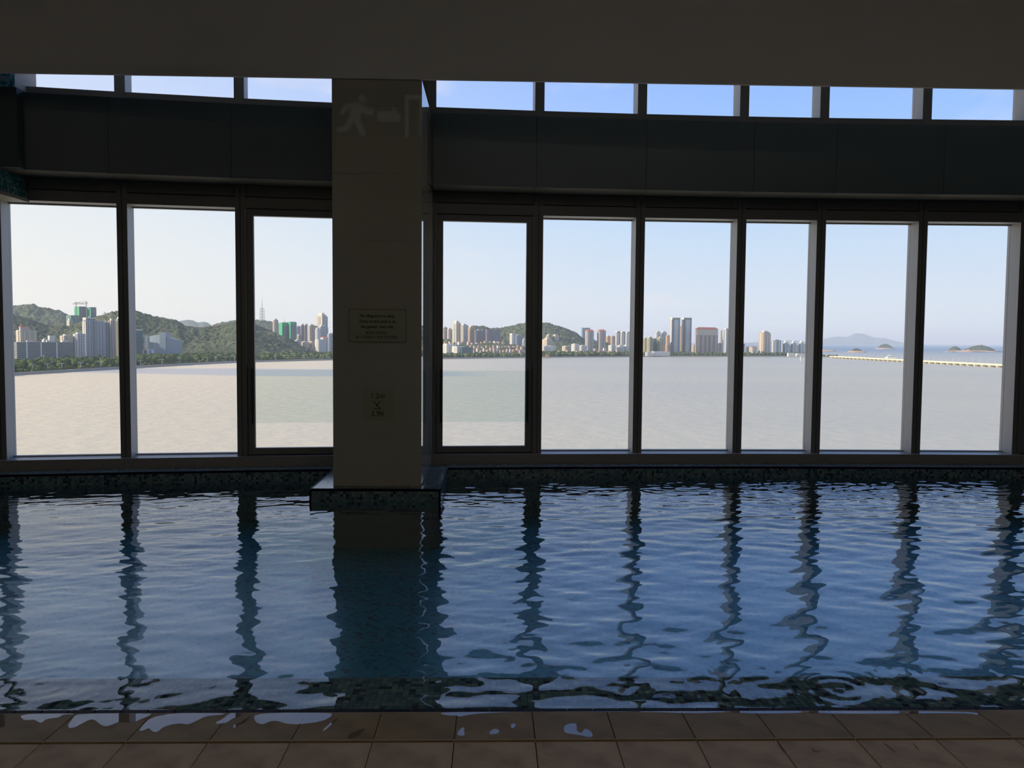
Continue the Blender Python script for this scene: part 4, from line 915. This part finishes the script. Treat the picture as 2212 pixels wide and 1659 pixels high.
# seventh window
bld('dark narrow block at the left of the seventh window', 1600, 1609, 741, None, 3000, 'purple', .2, 20)
bld('low slate block beside it', 1608, 1619, 748, None, 2980, 'blue', .2, 20, name='low_block')
bld('beige low block with an orange roof cap', 1617, 1635, 748, None, 2960, 'cream', .45, 28, roof='hip', name='low_block')
bld('tall beige tower, tallest in the seventh window', 1639, 1665.5, 714.5, 768, f='pink', side=.4, rot=36, roof='crown', trim=FM['cream'])
bld('blue glass block with white floor bands', 1667, 1687.5, 733, 767, f='glass', side=.25, rot=32, bays=2, roof='block', name='office_tower', trim=FM['white'])
for k in range(3):
    o = bld('white apartment block with a domed tower, %s of the stepped row' % ('left', 'middle', 'right')[k], 1688 + k * 17, 1706 + k * 17, 742, 767, f='blue', side=.35, rot=34, roof='none', trim=FM['white'])
    z_ = o['_h']; s_ = 3000 / FPX
    st_ = MB().box(-6, 6, -6, 6, 0, z_ + 6).build('stair_tower', FM['white'], o, local=True); MB().tube((0, 0, z_ + 6), (0, 0, z_ + 12), 6, 3, 8).build('dome', pale, st_, local=True)
bld('low white shed on the point, left', 1700, 1717, 762.5, 770, f='white', side=.2, rot=30, roof='none', bays=0, name='low_block', fins=False)
bld('low white shed on the point, right', 1718, 1741, 763.5, 770, f='white', side=.2, rot=30, roof='none', bays=0, name='low_block', fins=False)
mk = onz(1729, 779, SEA); o = empty('channel_marker', tuple(mk)); tag(o, 'white channel marker post standing in the water off the point', 'marker')
MB().tube((0, 0, -3), (0, 0, 12), 1.1, 1.1, 8).build('post', whitep, o, local=True); MB().tube((0, 0, 12), (0, 0, 14), 1.6, .5, 8).build('beacon', conc, o, local=True)
# pier pavilion
pp = onz(1181, 774.6, SEA); o = empty('pier_pavilion', tuple(pp)); tag(o, 'little pavilion with an orange roof on a jetty', 'pavilion')
MB().box(-12, 8, -6, 14, -3, 4).build('jetty', wall_m, o, local=True)
for sx in (-3.4, 3.4):
    for sy in (-3.4, 3.4): MB().box(sx - .5, sx + .5, sy - .5, sy + .5, 4, 8).build('pillar', pale, o, local=True)
MB().add([(-5, -5, 8), (5, -5, 8), (5, 5, 8), (-5, 5, 8), (0, 0, 12)], [(3, 2, 1, 0), (0, 1, 4), (1, 2, 4), (2, 3, 4), (3, 0, 4)]).build('roof', roof_or, o, local=True)

# ---- trees along the shore
leaf_a = mat('leaf_dark', (.04, .065, .025), .95, .1, noise=(.25, .8, (.11, .14, .05))); leaf_b = mat('leaf_light', (.09, .12, .04), .95, .1, noise=(.25, .8, (.17, .19, .08))); bark = mat('bark', (.12, .09, .06), .9)
tr = np.random.default_rng(77)
def belt(label, x0, x1, n, d0, d1, r0, r1, m):
    mb = MB()
    for _ in range(n):
        px = tr.uniform(x0, x1); s = shore_at(px); rad = s / np.hypot(*s); d = tr.uniform(d0, d1); p = s + rad * d; r_ = tr.uniform(r0, r1)
        blob(mb, (p[0], p[1], LAND + r_ * .85), (r_, r_, r_ * tr.uniform(.8, 1.15)), tr.uniform(0, 6))
    o = mb.build('shore_trees', m, smooth=True); tag(o, label, 'trees', kind='stuff')
belt('dense dark trees below the grey slab block and towers', -40, 262, 420, 20, 330, 4, 8, leaf_a)
belt('sunlit low shrubs behind the sea wall at the left', -40, 520, 300, 8, 40, 1.5, 3.2, leaf_b)
belt('thick woodland below the wooded hill in the second window', 262, 545, 620, 30, 420, 4, 9, leaf_a)
belt('trees below the netted pair in the third window', 540, 725, 420, 25, 330, 4, 8, leaf_a)
belt('low pale shrubs along the promenade in the third window', 520, 725, 160, 8, 40, 2, 3.6, leaf_b)
belt('palms and trees along the promenade in the fourth window', 945, 1150, 330, 12, 120, 3, 6.5, leaf_a)
belt('trees between the villas in the fourth window', 960, 1150, 300, 150, 560, 4, 7, leaf_a)
belt('broad trees along the shore in the fifth window', 1165, 1365, 560, 15, 380, 4, 8, leaf_a)
belt('trees at the feet of the twin towers and hotel', 1388, 1745, 420, 12, 130, 3, 7, leaf_a)
belt('scrub on the low point before the bridge', 1742, 1810, 60, 6, 40, 2, 4, leaf_a)
tp = MB(); blob(tp, (0, 0, 7.5), (5.2, 5.2, 4.6), 1.3); blob(tp, (3, 1, 6), (3.2, 3, 2.8), 2.9); blob(tp, (-3, -1, 5.6), (3.2, 3.4, 2.6), 4.4)
crown0 = tp.build('crown', leaf_b, None, local=True); trunk0 = MB().tube((0, 0, 0), (0, 0, 6), .55, .35, 6).build('trunk', bark, None, local=True)
for k, px in enumerate([40 + q * 14.3 + tr.uniform(-5, 5) for q in range(16)] + [300 + q * 24 + tr.uniform(-8, 8) for q in range(18)]):
    s = shore_at(px); rad = s / np.hypot(*s); p = s + rad * tr.uniform(14, 45)
    r0 = empty('promenade_tree', (p[0], p[1], LAND), tr.uniform(0, 6)); s_ = tr.uniform(.55, 1.05); r0.scale = (s_, s_, s_)
    tag(r0, 'rounded sunlit tree just behind the sea wall, %s from the left' % ORD[k + 1], 'tree', 'promenade trees')
    for src in (crown0, trunk0):
        c = src if k == 0 else src.copy()
        if k: COL.objects.link(c)
        c.parent = r0
lp = [MB().tube((0, 0, 0), (0, 0, 10), .28, .2, 6).build('pole', whitep, None, local=True), MB().box(-2.6, 2.6, -.18, .18, 9.7, 10.1).build('arm', whitep, None, local=True), MB().box(-3.3, -2.2, -.5, .5, 9.4, 10).build('lamp_head', whitep, None, local=True), MB().box(2.2, 3.3, -.5, .5, 9.4, 10).build('lamp_head', whitep, None, local=True)]
for k, px in enumerate((68, 100, 133, 172, 215, 300, 345, 385, 445, 463, 484, 505, 560, 588, 609, 630, 651, 672, 695, 1000, 1040, 1080, 1118)):
    s = shore_at(px); rad = s / np.hypot(*s); p = s + rad * 9
    r0 = empty('street_lamp', (p[0], p[1], LAND), -math.atan2(p[0], p[1])); tag(r0, 'white twin arm street lamp on the promenade, %s from the left' % ORD[k + 1], 'lamp', 'promenade street lamps')
    for src in lp:
        c = src if k == 0 else src.copy()
        if k: COL.objects.link(c)
        c.parent = r0

# ---- islands, ferry, bridge
rock_m = mat('shore_rock', (.72, .48, .31), .85, noise=(.05, .6, (.55, .36, .24)))
def island(label, x0, x1, ybase, peaks, sx=1.0):
    c = onz((x0 + x1) / 2, ybase, SEA); D = c[1]; s_ = D / FPX; w_ = (x1 - x0) * s_ / 2
    root = empty('island', (c[0], c[1] + w_ * .5, SEA)); tag(root, label, 'island')
    def dome(cx_, hw, hh, dy, nm, m, jag):
        n_, k_ = 40, 10; vs = []; fs = []
        for i in range(k_ + 1):
            q = i / k_; rr_ = (math.cos(q * math.pi / 2) ** 1.35 if nm == 'tree_cover' else math.cos(q * math.pi / 2) ** .6) if i < k_ else 0
            for j in range(n_):
                a = 2 * math.pi * j / n_; jj = 1 + jag * math.sin(a * 5 + i) * .5 + jag * math.sin(a * 11 + 2 * i) * .5
                vs.append((cx_ + math.cos(a) * hw * rr_ * jj, dy + math.sin(a) * hw * .4 * rr_ * jj, hh * math.sin(q * math.pi / 2) * (1 + jag * .4 * math.sin(a * 7 + i * 2))))
        for i in range(k_):
            for j in range(n_): fs.append((i * n_ + j, i * n_ + (j + 1) % n_, (i + 1) * n_ + (j + 1) % n_, (i + 1) * n_ + j))
        MB().add(vs, fs).build(nm, m, root, local=True)
    dome(0, w_, 3.0 * s_, -w_ * .12, 'rock_shelf', rock_m, .14)
    for pxc, hw, ypk in peaks: dome((pxc - (x0 + x1) / 2) * s_, hw * s_, (ybase - ypk) * s_, 2, 'tree_cover', far2_m, .07)
    return root, s_
far2_m = mat_forest('island_forest', (.035, .05, .03), (.09, .115, .05), .02)
island('small low island with orange rocks, left of the two islets', 1833, 1874, 761.3, [(1855, 13, 752.5)])
island('cone shaped green islet on a rocky skirt', 1895, 1936, 754.3, [(1917, 17, 742.8)])
r0, s_ = island('largest island with two wooded humps and a house on top', 2056, 2178, 760.5, [(2079, 15, 748.5), (2136, 33, 745.5), (2112, 16, 753)])
MB().box(18 * s_, 24 * s_, 0, 6, 13.5 * s_, 17.5 * s_).build('hilltop_house', pale, r0, local=True)
for k in range(6): blob_ = MB(); blob(blob_, ((2092 + k * 7 - 2117) * s_, -14, 3), (3.2 * s_, 6, (2.2 + k % 3) * s_), k); blob_.build('boulder', rock_m, r0, local=True)
island('edge of a wooded island at the far right jamb', 2203, 2250, 761, [(2222, 20, 744)])
island('flat reef beyond the point, left of the islets', 1766, 1807, 759.2, [(1788, 10, 756.5)])
fp = onz(1923, 774, SEA); fe = empty('ferry', tuple(fp), R(4)); tag(fe, 'white high speed ferry passing behind the bridge', 'ferry'); s_ = fp[1] / FPX; L = 12 * s_
hull = [(-L, 0), (-L * .6, -3.4), (L, -3.4), (L, 3.4), (-L * .6, 3.4)]
MB().prism(hull, -.5, 5.2).build('hull', whitep, fe, local=True); cb_ = MB().box(-L * .55, L * .85, -3, 3, 5.2, 8.2).build('cabin', whitep, fe, local=True)
MB().box(-L * .54, L * .84, -3.06, 3.06, 6.2, 7.4).build('window_band', mat('dark_glass', (.05, .06, .08), .2), cb_, local=True)
MB().box(-L * .3, L * .35, -2.4, 2.4, 8.2, 10.6).build('wheelhouse', whitep, fe, local=True); MB().tube((0, 0, 10.6), (0, 0, 14.5), .8, .3, 6).build('mast', whitep, fe, local=True)
o = MB().add([(L, -1.2, .15), (L * 2.6, -2.2, .15), (L * 2.6, 2.2, .15), (L, 1.2, .15), (L, -1.2, -.3), (L * 2.6, -2.2, -.3), (L * 2.6, 2.2, -.3), (L, 1.2, -.3)], [(0, 1, 2, 3), (0, 4, 5, 1), (1, 5, 6, 2), (2, 6, 7, 3)]).build('wake', whitep, None, local=True)
o.location = tuple(fp); o.rotation_euler = (0, 0, R(4)); tag(o, 'white foam wake trailing the ferry', 'wake', kind='stuff')
A, B = onz(1796, 773.6, SEA), onz(2300, 802.0, SEA); dv = B - A; Lb = float(np.hypot(dv[0], dv[1])); ang = math.atan2(dv[1], dv[0])
br = empty('sea_bridge', (A[0], A[1], SEA), ang); tag(br, 'long low cream road bridge on short piers across the bay', 'bridge')
bm = mat('bridge_cream', (.66, .60, .46), .7)
MB().box(0, Lb, -7, 7, 4.2, 6.4).build('deck', bm, br, local=True)
for sy in (-7.3, 7.0): MB().box(0, Lb, sy, sy + .3, 6.4, 7.6).build('parapet', bm, br, local=True)
pier0 = MB().box(-1.2, 1.2, -6.2, 6.2, -3, 3.2).box(-1.8, 1.8, -6.9, 6.9, 3.2, 4.2).build('pier', bm, None, local=True); lamp0 = MB().tube((0, 0, 6.4), (0, 0, 17), .16, .12, 5).build('lamp_post', whitep, None, local=True)
npier = int(Lb / 30)
for k in range(npier):
    for src in (pier0, lamp0):
        c = src if k == 0 else src.copy()
        if k: COL.objects.link(c)
        c.parent = br; c.location = (15 + k * 30, 6.5 if src is lamp0 else 0, 0)
# ---- thin haze over the bay
HAZE = True
if HAZE:
    hm = bpy.data.materials.new('haze_air'); hm.use_nodes = True; t = hm.node_tree; t.nodes.clear()
    vs_ = nn(t, 'ShaderNodeVolumeScatter'); vs_.inputs['Color'].default_value = (.83, .92, 1, 1); vs_.inputs['Density'].default_value = 1 / 17000.0; vs_.inputs['Anisotropy'].default_value = .2
    oo = nn(t, 'ShaderNodeOutputMaterial'); t.links.new(vs_.outputs[0], oo.inputs['Volume'])
    o = MB().box(-30000, 30000, 400, 34000, SEA - 20, 260).build('haze', hm); tag(o, 'thin blue haze hanging over the bay', 'haze', kind='stuff')
